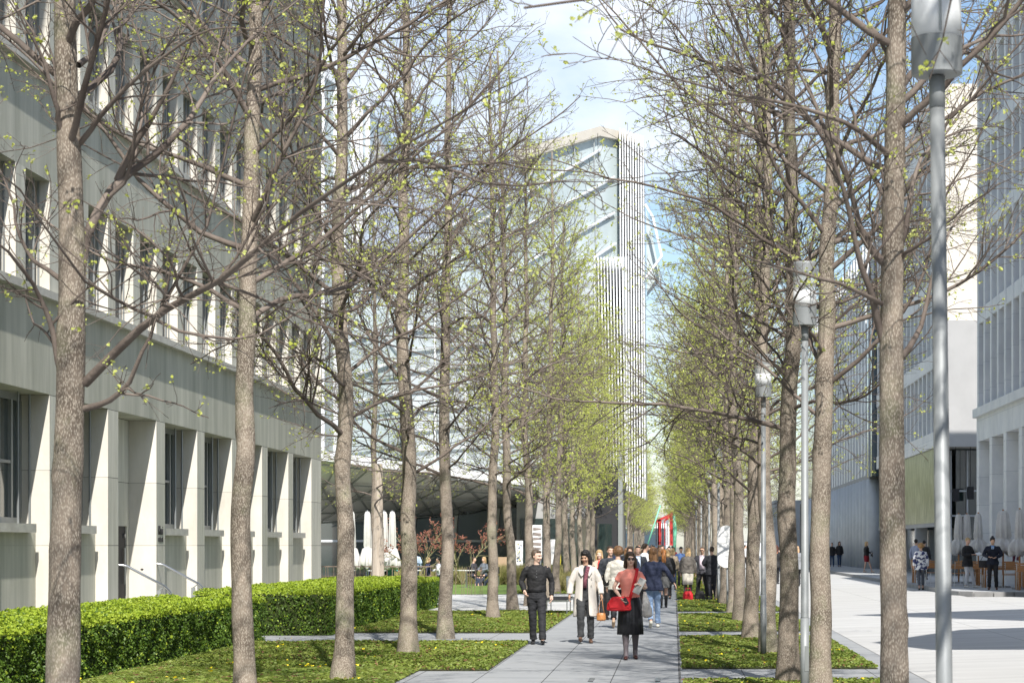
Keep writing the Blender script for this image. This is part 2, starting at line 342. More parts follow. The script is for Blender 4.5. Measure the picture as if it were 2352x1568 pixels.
# raised terrace pavement with a rounded corner
tv = [(9.15,420),(9.15,73.2)] + [(9.15+1.6-1.6*math.cos(a), 73.2-1.6*math.sin(a)) for a in (R(22),R(45),R(68),R(90))] + [(60,71.6),(60,420)]
kb = B(); kb.prism([(x,y,.12) for x,y in tv][::-1], (0,0,.21)); kind(kb.build('terrace_pavement', M['terrace']), 'structure')
kb = B(); ring = tv[:-1]
for i in range(len(ring)-1):
    a = Vector((*ring[i],0)); b_ = Vector((*ring[i+1],0)); n_ = (b_-a).cross(Vector((0,0,1))).normalized()*.14
    if i == 0: n_ = Vector((-.14,0,0))
    kb.prism([a+Vector((0,0,.1)), b_+Vector((0,0,.1)), b_-n_*-1+Vector((0,0,.1)), a+n_+Vector((0,0,.1))], (0,0,.234))
kind(kb.build('kerb', M['kerb']), 'structure')
# ---------------- ground cover beds ----------------
def bed_mesh(wx, ly, seed, dens, size, nflow, hmin=.05):
    rng = np.random.default_rng(seed); n = int(wx*ly*dens)
    x = rng.random(n)*wx; y = rng.random(n)*ly
    h = np.array([.5+.5*noise.noise(Vector((a*.9+seed,b*.9,0)))+.35*noise.noise(Vector((a*3,b*3,seed))) for a,b in zip(x,y)])
    e = np.minimum(np.minimum(x,wx-x),np.minimum(y,ly-y)); edge = np.clip(e/.18,0,1)**.5
    z = (.03+hmin*np.clip(h,0.1,1.2)*edge)*(.55+.45*rng.random(n)) 
    keep = rng.random(n) < np.clip(h*1.6+.30,0,1)
    C = np.stack([x,y,z],1)[keep]; v,f = leaf_quads(C, rng, size, up=.9)
    d = rng.random(len(C)) < .06
    fl = np.stack([rng.random(nflow)*wx, rng.random(nflow)*ly, .06+.05*rng.random(nflow)],1)
    fl = np.concatenate([fl + rng.normal(size=fl.shape)*np.array([.06,.06,.004]) for _ in range(3)]); v2,f2 = leaf_quads(fl, rng, .035, up=1.6, aspect=1)
    nl = len(f)
    # low hummocky soil under the leaves
    gx, gy = 14, 40; gv = [(wx*i/gx, ly*j/gy, .006+.02*max(0,noise.noise(Vector((wx*i/gx*2,ly*j/gy*2,3))))*(0<i<gx)*(0<j<gy)) for j in range(gy+1) for i in range(gx+1)]
    gf = [(j*(gx+1)+i, j*(gx+1)+i+1, (j+1)*(gx+1)+i+1, (j+1)*(gx+1)+i) for j in range(gy) for i in range(gx)]
    V = np.concatenate([v,v2,np.array(gv)]); me = bpy.data.meshes.new('ground_cover')
    faces = f.tolist() + (f2+len(v)).tolist() + [tuple(q+len(v)+len(v2) for q in g_) for g_ in gf]
    me.from_pydata(V.tolist(), [], faces)
    for q in ('cover','dryleaf','flower','soil'): me.materials.append(M[q])
    mi = np.zeros(len(faces),int); mi[:nl][np.tile(d,2)] = 1; mi[nl:nl+len(f2)] = 2; mi[nl+len(f2):] = 3
    me.polygons.foreach_set('material_index', mi); return me
def bed(me, x, y, s=(1,1,1)):
    o = bpy.data.objects.new('ground_cover', me); col.objects.link(o); o.location = (x,y,.002); o.scale = s; o['kind'] = 'stuff'; return o
mr = bed_mesh(2.86, 11.2, 1, 620, .052, 14); mr2 = bed_mesh(2.86, 11.2, 2, 420, .062, 45)
for k in range(-1, 18):
    bed(mr if k < 2 else mr2, .12, 33.0+14.3*k-(.0 if k else 0))
ml = bed_mesh(5.05, 9.2, 3, 560, .052, 22); ml2 = bed_mesh(4.15, 14.3, 4, 480, .056, 20)
bed(ml, -7.72, 32.5); bed(ml, -7.72, 18.2); bed(mr, -7.72, 27.0, (1.42,.5,1)); bed(ml2, -6.83, 46.5)
m3 = bed_mesh(3.4, 11.2, 6, 300, .06, 20)
for k in range(3): bed(m3, -6.1, 84+14.3*k)
for k in range(10): bed(m3, -6.1, 205+14.3*k)
# ---------------- hedges ----------------
def hedge(label, x0,x1,y0,y1,h, seed, dens):
    t = thing('box_hedge', label, 'hedge', ((x0+x1)/2,(y0+y1)/2,0), 0, 'clipped box hedges in front of the stone building')
    cx, cy_ = (x0+x1)/2,(y0+y1)/2; rng = np.random.default_rng(seed); W, D = x1-x0, y1-y0
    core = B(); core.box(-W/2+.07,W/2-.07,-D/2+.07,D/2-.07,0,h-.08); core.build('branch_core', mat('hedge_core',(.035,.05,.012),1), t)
    def nz(a,b,c): return np.array([.075*noise.noise(Vector((p*2.3,q*2.3,r*2.3+seed)))+.025*noise.noise(Vector((p*7,q*7,r*7))) for p,q,r in zip(a,b,c)])
    sides = []
    for ax in (0,1,2,3):
        wid = D if ax < 2 else W; n = int(wid*h*dens*1.5); u = (rng.random(n)-.5)*wid; z = rng.random(n)*h; dd = rng.random(n)**2*.11
        o_ = nz(u,z,np.full(n,ax*9.0))-dd
        if ax==0: c = np.stack([W/2+o_,u,z],1)
        elif ax==1: c = np.stack([-W/2-o_,u,z],1)
        elif ax==2: c = np.stack([u,-D/2-o_,z],1)
        else: c = np.stack([u,D/2+o_,z],1)
        sides.append(c)
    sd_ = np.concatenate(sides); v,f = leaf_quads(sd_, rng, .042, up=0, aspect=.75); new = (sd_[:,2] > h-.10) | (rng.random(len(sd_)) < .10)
    n = int(W*D*dens); x = (rng.random(n)-.5)*W; y = (rng.random(n)-.5)*D
    z = h + nz(x,y,np.zeros(n)) - rng.random(n)**2*.06; v2,f2 = leaf_quads(np.stack([x,y,z],1), rng, .042, up=.3, aspect=.75)
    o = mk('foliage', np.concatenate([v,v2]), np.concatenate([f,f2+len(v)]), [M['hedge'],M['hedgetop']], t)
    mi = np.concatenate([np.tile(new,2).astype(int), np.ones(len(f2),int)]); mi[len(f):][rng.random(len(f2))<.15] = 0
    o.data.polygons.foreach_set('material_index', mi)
hedge('long clipped hedge in the lower left, running behind the first two trunks', -9.95,-7.76, 18,43.0,.82, 1, 900)
hedge('clipped hedge block behind the path gap, ending right of the fourth trunk', -9.6,-6.84, 45.2,66,.88, 2, 800)
# ---------------- tall grasses ----------------
def grasses(label, x0,x1,y0,y1,n,h,seed):
    rng = np.random.default_rng(seed); c = np.stack([x0+(x1-x0)*rng.random(n), y0+(y1-y0)*rng.random(n), np.zeros(n)],1)
    tf = np.round(c[:,:2]/.5)*.5; c[:,:2] = tf + (c[:,:2]-tf)*.5
    d = np.stack([rng.normal(size=n)*.25,rng.normal(size=n)*.25,np.ones(n)],1); p = grow(c,d,h*(.5+.6*rng.random(n)),4,rng,.12,-.05)
    v,f = tubes_np(p, np.tile(np.array([.009,.009,.007,.002]),(n,1)), 3)
    o = mk('tall_grass', v, f, M['reed']); o['kind'] = 'stuff'; o['label'] = label
grasses('tall dry tipped grasses beyond the lawn', -8.5,-4.9, 103,107, 5200, .95, 1)
grasses('grasses beside the litter bin', -5.6,-3.2, 86,91, 5000, .8, 2)
grasses('grasses left of the lawn', -13,-8.5, 104,107, 3200, .8, 3)

# ---------------- left stone building ----------------
FX = -10.8; CY = 69.3
bl = thing('stone_office_building', 'pale grey-green stone building on the left with rows of deep windows and an entrance', 'building', (FX,43,0))
def bb(): return _B(bl.location)
class _B(B):
    def __init__(s, o): super().__init__(); s.o = Vector(o)
    def build(s, *a, **k):
        s.v = [tuple(Vector(p)-s.o) for p in s.v]; return super().build(*a, **k)
Y0 = -6.0; TOP = 19.4
ZW = [(6.15,8.09),(9.9,11.85),(13.65,15.6),(17.0,18.4)]
wb = bb()
# spandrel bands, flush front at FX
zb_ = 4.41
for (a,b_) in ZW + [(TOP,None)]:
    wb.box(FX-.62, FX, Y0, CY, zb_, a); zb_ = b_
wb.build('wall', M['cladding'], bl)
rf = bb(); rf.box(FX-18,FX+1.45,Y0,CY+.4,TOP,TOP+.35); rf.build('roof', M['sill'], bl)
back = bb(); back.box(FX-18,FX-.9,Y0+.1,CY-.01,0,TOP-.01); back.box(FX-.9,FX-.625,CY-.9,CY-.012,0,TOP-.012); back.build('inner_wall', M['cladding'], bl)
# corner return so the end wall reads solid
# upper piers and windows
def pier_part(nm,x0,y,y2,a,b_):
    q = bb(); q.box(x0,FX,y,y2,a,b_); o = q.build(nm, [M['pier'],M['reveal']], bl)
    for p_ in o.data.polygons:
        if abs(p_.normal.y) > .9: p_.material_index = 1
for fl,(a,b_) in enumerate(ZW):
    ys_ = []; y = 43.2 - 4.04*5
    while y < CY-.9:
        ys_.append(y); y += 2.02
    pr = bb(); pr.box(FX-.6,FX,Y0,ys_[0]-1.45,a,b_); pr.build('blind_wall', M['cladding'], bl)
    for y,y2 in [(y,y+.57) for y in ys_]+[(ys_[-1]+2.02,CY)]: pier_part('pier',FX-.6,y,y2,a,b_)
    sl = bb(); sl.box(FX-.3,FX+.14,Y0,CY-.25,a-.13,a+.004); sl.build('sill', M['sill'], bl)
    for y in ys_:
        if y < 30: continue
        ye = min(y+2.02, CY-1.2)
        wf = bb(); x = FX-.36
        wf.box(x-.06,x,y+.57,ye,a,a+.07); wf.box(x-.06,x,y+.57,ye,b_-.07,b_)
        for yy in (y+.57, y+.57+.42, ye-.5, ye-.08): wf.box(x-.06,x+(.0 if yy!=ye-.5 else .04),yy,yy+.07,a+.07,b_-.07)
        wf.box(FX-.2,FX-.17,ye-.05,ye-.02,a,b_); wf.box(FX-.2,FX-.17,ye-.34,ye-.31,a,b_)
        w_ = wf.build('window', M['frame'], bl)
        gb = bb(); gb.box(x-.05,x-.03,y+.575,ye-.005,a+.01,b_-.01); gl = gb.build('pane', M['glass_dark'], w_)
    
# ground floor
ENT = 5  # entrance opening starts after the pier at 43.2
py = [43.2+4.04*k for k in range(-12,7)]
for y in py:
    if y > 22: pier_part('ground_pier',FX-.7,y,(y+.80 if y<67 else CY),0,4.41)
pr = bb(); pr.box(FX-.7,FX,Y0,22.9,0,4.41); pr.build('blind_wall', M['cladding'], bl)
for y in py:
    if y > 66 or y < 22: continue
    y0,y1 = y+.80,y+4.04
    if abs(y-43.2) < .1:      # entrance
        eb = bb(); eb.box(FX-.9,FX-.57,y0,y1,2.2,4.41); eb.box(FX-.9,FX-.57,y0,y1-1.3,0,2.2); eb.box(FX-.9,FX-.57,y1-.2,y1,0,2.2); eb.box(FX-.9,FX,y0,y1,0,.15); eb.build('entrance_wall', M['pier'], bl)
        db = bb(); db.box(FX-.70,FX-.60,y1-1.29,y1-.21,.15,2.2); d_ = db.build('door', M['black'], bl)
        hb = bb(); hb.tube([(FX-.56,y1-.42,1.0),(FX-.56,y1-.42,1.75)],.02); hb.tube([(FX-.59,y1-.36,2.0),(FX-.56,y1-.36,2.0)],.05); hb.build('door_handle', M['steel'], d_)
        continue
    pb = bb(); pb.box(FX-.7,FX-.24,y0,y1,0,2.02); pb.build('parapet', M['cladding'], bl)
    sb = bb(); sb.box(FX-.60,FX-.10,y0+.003,y1-.45,2.02,2.17); sb.build('sill', M['sill'], bl)
    x = FX-.50; a,b_ = 2.02,4.41
    wf = bb(); wf.box(x-.08,x,y0,y1,a+.16,a+.26); wf.box(x-.08,x,y0,y1,b_-.12,b_)
    for yy in (y0,y0+1.0,y1-1.35,y1-.62,y1-.10): wf.box(x-.08,x+.02,yy,yy+.09,a+.26,b_-.12)
    for yy in (y1-.06,y1-.75): wf.tube([(x+.17,yy,a+.14),(x+.17,yy,b_)],.022,6)
    wf.box(x-.07,x+.01,y1-1.26,y1-.62,3.2,3.25)
    w_ = wf.build('window', M['frame'], bl)
    gb = bb(); gb.box(x-.06,x-.04,y0+.004,y1-.004,a+.2,b_-.06); gb.build('pane', M['glass_dark'], w_)
# lettering on the pier beside the entrance
cu = bpy.data.curves.new('letters','FONT'); cu.body = 'Khui'; cu.size = .27; cu.extrude = .006
to = bpy.data.objects.new('sign_lettering', cu); col.objects.link(to); to.rotation_euler = (R(90),0,R(90))
to.parent = bl; to.location = Vector((FX+.008,47.24+.13,2.03))-bl.location
dg = bpy.context.evaluated_depsgraph_get(); me = bpy.data.meshes.new_from_object(to.evaluated_get(dg)); me.materials.clear(); me.materials.append(M['black'])
o2 = bpy.data.objects.new('sign_lettering', me); col.objects.link(o2); o2.parent = bl; o2.location = to.location; o2.rotation_euler = to.rotation_euler; o2.scale = (.9,1,1); bpy.data.objects.remove(to)
sb = bb()
for i,(a,b_) in enumerate(((0,.09),(.12,.17),(.19,.22),(.25,.34),(.37,.41),(.43,.47))): sb.box(FX+.002,FX+.008,47.38+a,47.38+b_,1.88-.01*(i%2),1.96+.01*(i%3))
sb.build('sign_lettering', M['darkframe'], bl)
# handrails
for lb,y,x1 in (('steel handrail rising to the dark door, left of the pair',44.15,-9.15),('steel handrail right of the entrance, with a round black light under it',47.3,-9.0)):
    h = thing('handrail', lb, 'handrail', (FX,y,0), 0, 'pair of handrails at the entrance')
    hb = B(); z = 1.42; rr_ = .024
    pts = [(-.6,0,z),(0,0,z),(.12,.03,z-.02),(.8,.3,z-.42),(.9,.34,z-.53),(.93,.35,z-.68),(.93,.35,0)]
    hb.tube(pts, rr_, 8); hb.build('rail', M['steel'], h, True)
    pb = B(); pb.box(.66,.74,.24,.28,0,z-.5); pb.tube([(.70,.26,z-.5),(.78,.3,z-.44)],.012,6); pb.build('post', M['frame'], h)
    if y > 46: l_ = B(); l_.ball((-.3,0,z-.12),(.07,.07,.05)); l_.tube([(-.3,0,z),(-.3,0,z-.1)],.01,6); l_.build('light', M['black'], h)
# ---------------- glass building (left of centre) ----------------
gl = thing('glass_building', 'tall pale glass building with slanted panels and white vertical fins behind the left row', 'building', (-8,140,0))
GO = Vector((-8,140,0))
def slab(name, pts, d, m, parent=gl):
    b = _B(GO); b.prism([P(*p) for p in pts], d, 0); return b.build(name, m, parent)
def bars(name, lines, m, parent, w=.12, dy=-.25, n=4):
    b = _B(GO)
    for p,q in lines:
        a,c = P(*p), P(*q); a.y += dy; c.y += dy; b.tube([a,c], w, n)
    return b.build(name, m, parent)
def on(poly, x, y):            # depth of the plane through the first three corners at picture point x, y
    a,b,c = [P(*p) for p in poly[:3]]; n = (b-a).cross(c-a); d = P(x,y,1.0)-Vector((0,0,CAMZ)); o = Vector((0,0,CAMZ))
    return n.dot(a-o)/n.dot(d)
# back left tower of white panels
t1 = [(738,170,150),(852,248,158),(852,1110,158),(738,1110,150)]
slab('tower_wall', t1, (0,14,0), M['paleglass'])
bars('tower_fin', [((x,170+(x-738)*.68-6,on(t1,x,300)),(x,1100,on(t1,x,300))) for x in (742,772,790,812,822,830,846)], M['whitefin'], gl, .22)
bars('tower_edge', [((738,170,150),(852,248,158))], M['whitefin'], gl, .25)
slab('grey_gable', [(838,250,160),(872,330,160),(905,440,160),(905,620,160),(838,620,160)], (0,6,0), M['greyrender'])
slab('solar_roof', [(830,560,152),(860,450,156),(1010,395,162),(1190,345,166),(1190,470,160),(1000,600,150)], (0,6,-1), M['blueglass'])
# main glass sail
mp_ = [(790,800,128),(1195,470,146),(1378,312,150),(1432,304,150),(1440,780,148),(1370,1120,140),(790,1120,122)]
m0 = [(790,1120,122),(1440,1120,146),(1440,304,146)]
def Ym(x,y): return on(m0,x,y)
def surf(pts, off=0): return [(x,y,Ym(x,y)+off) for x,y in pts]
slab('glass_facade', surf([(780,640),(960,560),(1195,440),(1250,352),(1378,306),(1432,298),(1440,700),(1440,1118),(780,1118)]), (0,9,0), M['paleglass'])
slab('roof_edge', surf([(1180,345),(1378,290),(1470,312),(1470,330),(1378,312),(1180,372)],-.6), (0,5,0), M['beige'])
LM = [((1090,520),(1380,345)),((1100,580),(1412,408)),((1120,655),(1412,490)),((1150,730),(1415,560)),((1180,800),(1415,640)),((800,700),(1120,560)),((790,790),(1180,640)),((820,860),(1000,800)),
      ((790,930),(1100,860)),((780,640),(960,560)),((960,560),(1195,440)),((1195,440),(1250,352)),((1250,352),(1378,312)),((1432,298),(1436,700)),((860,740),(930,830))]
bars('mullions', [((a[0],a[1],Ym(*a)),(b_[0],b_[1],Ym(*b_))) for a,b_ in LM], M['whitefin'], gl, .085)
bars('thin_mullions', [((x,y0,Ym(x,y0)),(x+6,y1,Ym(x+6,y1))) for x,y0,y1 in ((1210,450,900),(1270,360,900),(1320,340,900),(1365,320,700),(1150,480,860),(1090,520,860),(1030,540,860),(960,570,860),(890,600,860))]+[((780,y,Ym(780,y)),(1200,y-60,Ym(1200,y-60))) for y in (880,960,1040)], M['frame'], gl, .045)
# lower frontal volume of fritted glass
lw = [(930,720),(1060,660),(1250,610),(1366,588),(1372,1060),(930,1110)]
slab('lower_glass', surf(lw,-4), (0,3.2,0), M['whiteglass'])
bars('lower_lines', [((930,y,Ym(930,y)-4),(1368,y-(1060-y)*.06-30,Ym(1368,y)-4)) for y in range(760,1100,46)]+[((x,y0,Ym(x,y0)-4),(x,1085,Ym(x,1085)-4)) for x,y0 in ((1000,700),(1070,665),(1140,640),(1210,622),(1290,605),(1366,590))], M['whitefin'], gl, .06)
# corner of vertical fins, overhanging the walk
cy0 = 144.8
slab('fin_wall', [(1424,312,cy0+1.5),(1476,318,cy0+1.5),(1482,1142,cy0+1.5),(1440,1120,cy0+1.5)], (0,12,0), M['whiteglass'])
slab('lower_fin_wall', [(1364,590,cy0-.5),(1440,590,cy0-.5),(1446,1125,cy0-.5),(1375,1060,cy0-.5)], (0,3,0), M['whiteglass'])
for i,x in enumerate((1425,1431,1437,1443,1449,1455,1461,1467,1473,1478)):
    f_ = _B(GO); a = P(x-.5,300+i*2,cy0); c = P(x+4,1120+i*3,cy0); h_ = .042
    f_.prism([(a.x-h_,cy0-.8,a.z),(a.x+h_,cy0-.8,a.z),(c.x+h_,cy0-.8,c.z),(c.x-h_,cy0-.8,c.z)], (0,2.1,0)); f_.build('fin', M['whitefin'], gl)
for i,x in enumerate((1366,1373,1380,1387,1394,1401,1408,1415,1422,1429)):
    f_ = _B(GO); a = P(x,588,cy0-3); c = P(x+8,1062+i*5,cy0-3); h_ = .042
    f_.prism([(a.x-h_,cy0-2.5,a.z),(a.x+h_,cy0-2.5,a.z),(c.x+h_,cy0-2.5,c.z),(c.x-h_,cy0-2.5,c.z)], (0,1.9,0)); f_.build('fin', M['whitefin'], gl)
bars('flying_bracket', [((1482,470,144),(1500,500,144)),((1482,640,144),(1520,590,144)),((1500,500,144),(1520,590,144))], M['whitefin'], gl, .1)
slab('flying_panel', [(1484,480,145),(1498,540,145),(1518,640,145),(1486,680,145)], (0,.3,0), M['paleglass'])
# canopy soffit with its lattice, glazed ground floor
ca = [P(700,1052,104), P(1235,1118,124), P(1240,1166,134), P(700,1200,126)]
b = _B(GO); b.prism(ca, (0,.5,.45)); b.build('canopy', mat('canopy_metal',(.78,.79,.79),.5,(.84,.85,.85),.4,metal=.1), gl)
def cap(u,v): return (ca[0]*(1-u)+ca[1]*u)*(1-v)+(ca[3]*(1-u)+ca[2]*u)*v - Vector((0,.1,.12))
b = _B(GO)
for i in range(9): b.tube([cap(i/8,0),cap(min(1,i/8+.16),1)],.06,4)
for i in range(8): b.tube([cap(i/8+.12,0),cap(max(0,i/8-.2),1)],.05,4)
for v in (.02,.3,.55,.8,.98): b.tube([cap(0,v),cap(1,v)],.06,4)
b.build('canopy_lattice', M['frame'], gl)
b = _B(GO); b.box(-26,-8.8,131,150,0,5.0); b.build('ground_floor_glass', M['glass_dark'], gl)
b = _B(GO); b.box(-26,-8.6,130.8,131,2.0,2.12); b.box(-26,-8.6,130.8,131,4.9,5.05)
for x in (-22,-17.8,-15.4,-13,-10.6,-8.9): b.prism([(x,130.7,0),(x+.18,130.7,0),(x+.65,130.7,4.9),(x+.47,130.7,4.9)],(0,.28,0))
b.build('leaning_columns', M['whitefin'], gl)
b = _B(GO); b.box(-8.79,-3.2,126.5,150,0,5.6); b.build('dark_base', M['greyrender'], gl)
b = _B(GO); b.box(-8.6,-3.9,126.3,126.45,.3,3.3); b.build('base_window', M['glass_dark'], gl)
b = _B(GO); b.box(-4.5,-3.1,125.9,126.3,0,6.2); b.build('entrance_frame', M['darkframe'], gl)
b = _B(GO); b.box(-4.25,-3.45,125.8,125.88,.2,3.0); b.build('door', M['glass_dark'], gl)
b = _B(GO); b.box(-3.1,-2.85,125.7,126.2,0,7); b.build('corner_column', M['frame'], gl)
b = _B(GO); b.box(-9.3,-8.7,118,118.2,0,1.2); o = b.build('timber_counter', M['panelwood'], gl)
# posters in front of the base
def poster(label, x0,x1,y0,y1,Y,m,art=None):
    a,c = P(x0,y0,Y),P(x1,y1,Y); b = B(); b.box(a.x,c.x,Y,Y+.06,c.z,a.z); o = b.build('panel', m)
    tt = thing('poster', label, 'poster', ((a.x+c.x)/2,Y,0), 0); o.parent = tt; o.matrix_parent_inverse = Matrix.Translation(-Vector(tt.location))
    lg = B(); lg.box(a.x+.05,a.x+.1,Y+.07,Y+.12,0,c.z+.3); lg.box(c.x-.1,c.x-.05,Y+.07,Y+.12,0,c.z+.3); q = lg.build('leg', M['frame'], tt); q.matrix_parent_inverse = o.matrix_parent_inverse
    if art:
        q = art(a,c,Y); q.parent = tt; q.matrix_parent_inverse = o.matrix_parent_inverse
def art1(a,c,Y):
    b = B(); r_ = random.Random(4); w_,h_ = c.x-a.x, a.z-c.z
    for i in range(38):
        x = a.x+w_*(.15+.35*r_.random()+(.25 if i%5==0 else 0)); z = c.z+h_*(.08+.8*r_.random()); s_ = .02+.03*r_.random(); b.box(x,x+s_*1.5,Y-.01,Y-.002,z,z+s_,i%3)
    return b.build('print', [M['yellow'],M['darkframe'],mat('print_blue',(.2,.3,.5))])
def art2(a,c,Y):
    b = B(); h_ = a.z-c.z; w_ = c.x-a.x
    for i in range(6): z = c.z+h_*(.08+.15*i); b.prism([(a.x+w_*.1,Y-.01,z),(a.x+w_*.9,Y-.01,z-.04*((-1)**i)),(a.x+w_*.9,Y-.01,z+.12),(a.x+w_*.1,Y-.01,z+.16)],(0,.008,0))
    return b.build('print', mat('print_taupe',(.25,.21,.19)))
poster('white poster with small coloured marks between the sixth and seventh trunks', 1184,1201,1241,1297,116,M['white'],art1)
poster('white board with brown wavy bars behind the head of the man in black', 1222,1245,1205,1280,118,M['white'],art2)
poster('pale poster with faint blue brushwork right of the man in black', 1261,1281,1238,1296,116,M['white'])
poster('narrow yellow banner beside the pale poster', 1283,1288.5,1238,1297,115,M['yellow'])

# ---------------- right side buildings ----------------
RX = 12.5
class BL:
    def __init__(s, loc): s.o = Vector(loc)
    def __call__(s): return _B(s.o)
mbn = thing('marble_building', 'white marble building with a tall pillared arcade at the right edge', 'building', (RX,80,.33)); nb = BL(mbn.location)
MP_ = [93.5-3.8*k for k in range(9)]
for y in MP_: b = nb(); b.box(RX,RX+.9,y-.75,y,.33,6.05); b.build('arcade_pillar', M['marble'], mbn)
b = nb(); b.box(RX+.95,RX+12,60,93.49,.33,6.04); b.build('recessed_wall', M['marble'], mbn)
b = nb(); b.box(RX,RX+12,60,93.5,6.06,7.05); b.box(RX+.62,RX+11.9,60.1,93.4,7.06,22); b.build('upper_wall', M['marble'], mbn)
b = nb(); b.box(RX-.16,RX+12.05,59.9,93.6,7.05,7.4); b.box(RX-.1,RX+12,59.9,93.56,21.9,22.4); b.build('cornice', M['marble'], mbn)
fl_ = [(7.41,10.9),(11.5,14.4),(15.0,17.9),(18.5,21.2)]
b = nb()
for k in range(18):
    y = 93.5-1.9*k; b.box(RX+.02,RX+.6,y-.45,y,7.41,21.89)
for a,c in zip((10.9,14.4,17.9,21.2),(11.5,15.0,18.5,21.88)): b.box(RX+.05,RX+.6,60.2,93.44,a,c)
b.build('window_surrounds', M['marble'], mbn)
for a,c in fl_:
    for k in range(8):
        y = 93.5-1.9*k; w_ = nb(); w_.box(RX+.5,RX+.56,y-1.9,y-.45,a,a+.9); o = w_.build('window', M['greyrender'], mbn)
        g_ = nb(); g_.box(RX+.52,RX+.58,y-1.89,y-.46,a+.92,c-.01); g_.build('pane', M['glass_blue'], o)
        g_ = nb(); g_.box(RX+.44,RX+.52,y-1.2,y-1.14,a+.9,c); g_.box(RX+.44,RX+.52,y-1.9,y-1.84,a+.9,c); g_.build('frame', M['frame'], o)
bg_ = thing('beige_building', 'building with a sunlit cream end wall and a green glass front, behind the marble one', 'building', (RX,120,.33)); nb = BL(bg_.location)
b = nb(); b.box(RX+.4,RX+16,108,139.5,6.5,23.8); b.build('wall', M['beige'], bg_)
b = nb(); b.box(RX+.2,RX+15.9,107.7,107.99,6.5,12.5); b.build('shade_band', M['greyrender'], bg_)  # grey sheet stands in for the shade on the lower end wall
b = nb()
for k in range(17): b.box(RX,RX+.38,108+1.93*k,108+1.93*k+.35,7.2,22.9)
for z in (6.5,10.3,13.9,17.5,21.1,22.9): b.box(RX-.02,RX+.385,107.9,139.5,z,z+.75)
b.build('facade_frame', M['marble'], bg_)
for z0,z1 in ((7.25,10.3),(11.05,13.9),(14.65,17.5),(18.25,21.1)):
    for k in range(16):
        y = 108+1.93*k; w_ = nb(); w_.box(RX+.25,RX+.36,y+.36,y+1.92,z0,z1); o = w_.build('window', M['glass_blue'], bg_)
        w_ = nb(); w_.box(RX+.18,RX+.26,y+.9,y+.97,z0,z1); w_.box(RX+.18,RX+.26,y+.36,y+.44,z0,z1); w_.build('frame', M['ribs'], o)
b = nb(); b.box(RX+.1,RX+.3,108.4,139,2.9,6.49); b.build('green_glass_front', M['greenglass'], bg_)
b = nb(); b.box(RX+.05,RX+.35,108.4,139,2.7,2.89); b.box(RX+.0,RX+.5,108.1,108.4,.33,6.5); b.box(RX,RX+.6,117,117.6,.33,2.7); b.box(RX+.0,RX+.6,127,127.6,.33,2.7); b.build('ledge', M['greyrender'], bg_)
b = nb(); b.box(RX+1.2,RX+15,110,139,.33,6.48); b.build('ground_floor', M['glass_dark'], bg_)
b = nb()
for x in (13.4,14.2,15.0): b.box(x,x+.08,109.85,109.98,.33,6.4)
for z in (1.9,3.2,4.4): b.box(12.9,17,109.85,109.98,z,z+.08)
b.build('glazing_bars', M['ribs'], bg_)
b = nb(); b.box(13.3,13.6,107.9,108.2,3.9,4.5); b.box(14.0,14.3,107.9,108.2,4.0,4.6); b.tube([(13.45,108.05,4.5),(13.45,108.05,6.5)],.015,5); b.tube([(14.15,108.05,4.6),(14.15,108.05,6.5)],.015,5); b.build('hanging_lamps', M['black'], bg_)
rb = thing('ribbed_building', 'grey building with a ribbed metal base and white upper fins on the right', 'building', (RX,160,.33)); nb = BL(rb.location)
b = nb(); b.box(RX+.3,RX+16,144,230,.33,6.0); b.build('base_wall', M['darkframe'], rb); b = nb(); b.box(RX+.5,RX+16,143.9,230,6.3,22); b.build('wall', M['glass_blue'], rb)  # base wall set dark, standing for the shade in the gaps between ribs
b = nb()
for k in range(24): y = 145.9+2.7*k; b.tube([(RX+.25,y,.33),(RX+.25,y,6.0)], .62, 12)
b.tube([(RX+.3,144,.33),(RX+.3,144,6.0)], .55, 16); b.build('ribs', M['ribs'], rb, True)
b = nb(); b.box(RX-.1,RX+.9,143.6,200,6.0,6.3); b.build('overhang', M['greyrender'], rb)
b = nb()
for k in range(22): y = 146.6+2.5*k; b.box(RX-.1,RX+.48,y,y+1.2,6.3,21.5)
b.build('upper_fins', M['whitefin'], rb)
b = nb(); b.box(RX-.25,RX+2.5,140.2,143.6,6.1,16.4); b.build('dark_glass_bay', M['glass_blue'], rb)
b = nb(); b.box(RX-.3,RX+2.6,140.15,140.4,16.4,16.9); b.box(RX-.32,RX-.2,141.8,141.95,6.1,16.4); b.build('bay_frame', M['ribs'], rb)
far = thing('far_grey_building', 'small far grey building with vertical cladding at the end of the ribbed one', 'building', (11,250,0)); b = _B((11,250,0))
b.box(10.5,24,235,262,0,6.5)
for k in range(14): b.box(10.4,10.5,236+1.8*k,236.3+1.8*k,0,6.5)
b.build('wall', M['ribs'], far)
fw = thing('far_white_wall', 'bright white wall at the far end of the road', 'wall', (9,330,0)); b = _B((9,330,0)); b.box(4,16,330,331,0,2.3); b.build('wall', M['white'], fw)
b = _B((9,330,0)); b.box(3.9,16.1,329.9,331.1,2.3,2.45); b.build('coping', M['kerb'], fw)
fw = thing('far_pavilion', 'bright low white building at the far end of the walk', 'building', (-8,420,0)); b = _B((-8,420,0)); b.box(-30,-1,420,430,0,7); b.build('wall', M['white'], fw)
b = _B((-8,420,0)); b.box(-31,-.5,419,431,7,7.5); b.build('roof', M['greyrender'], fw)
b = _B((-8,420,0)); b.box(-9,-1.5,419.8,420,.4,5); b.build('window', M['glass_blue'], fw)
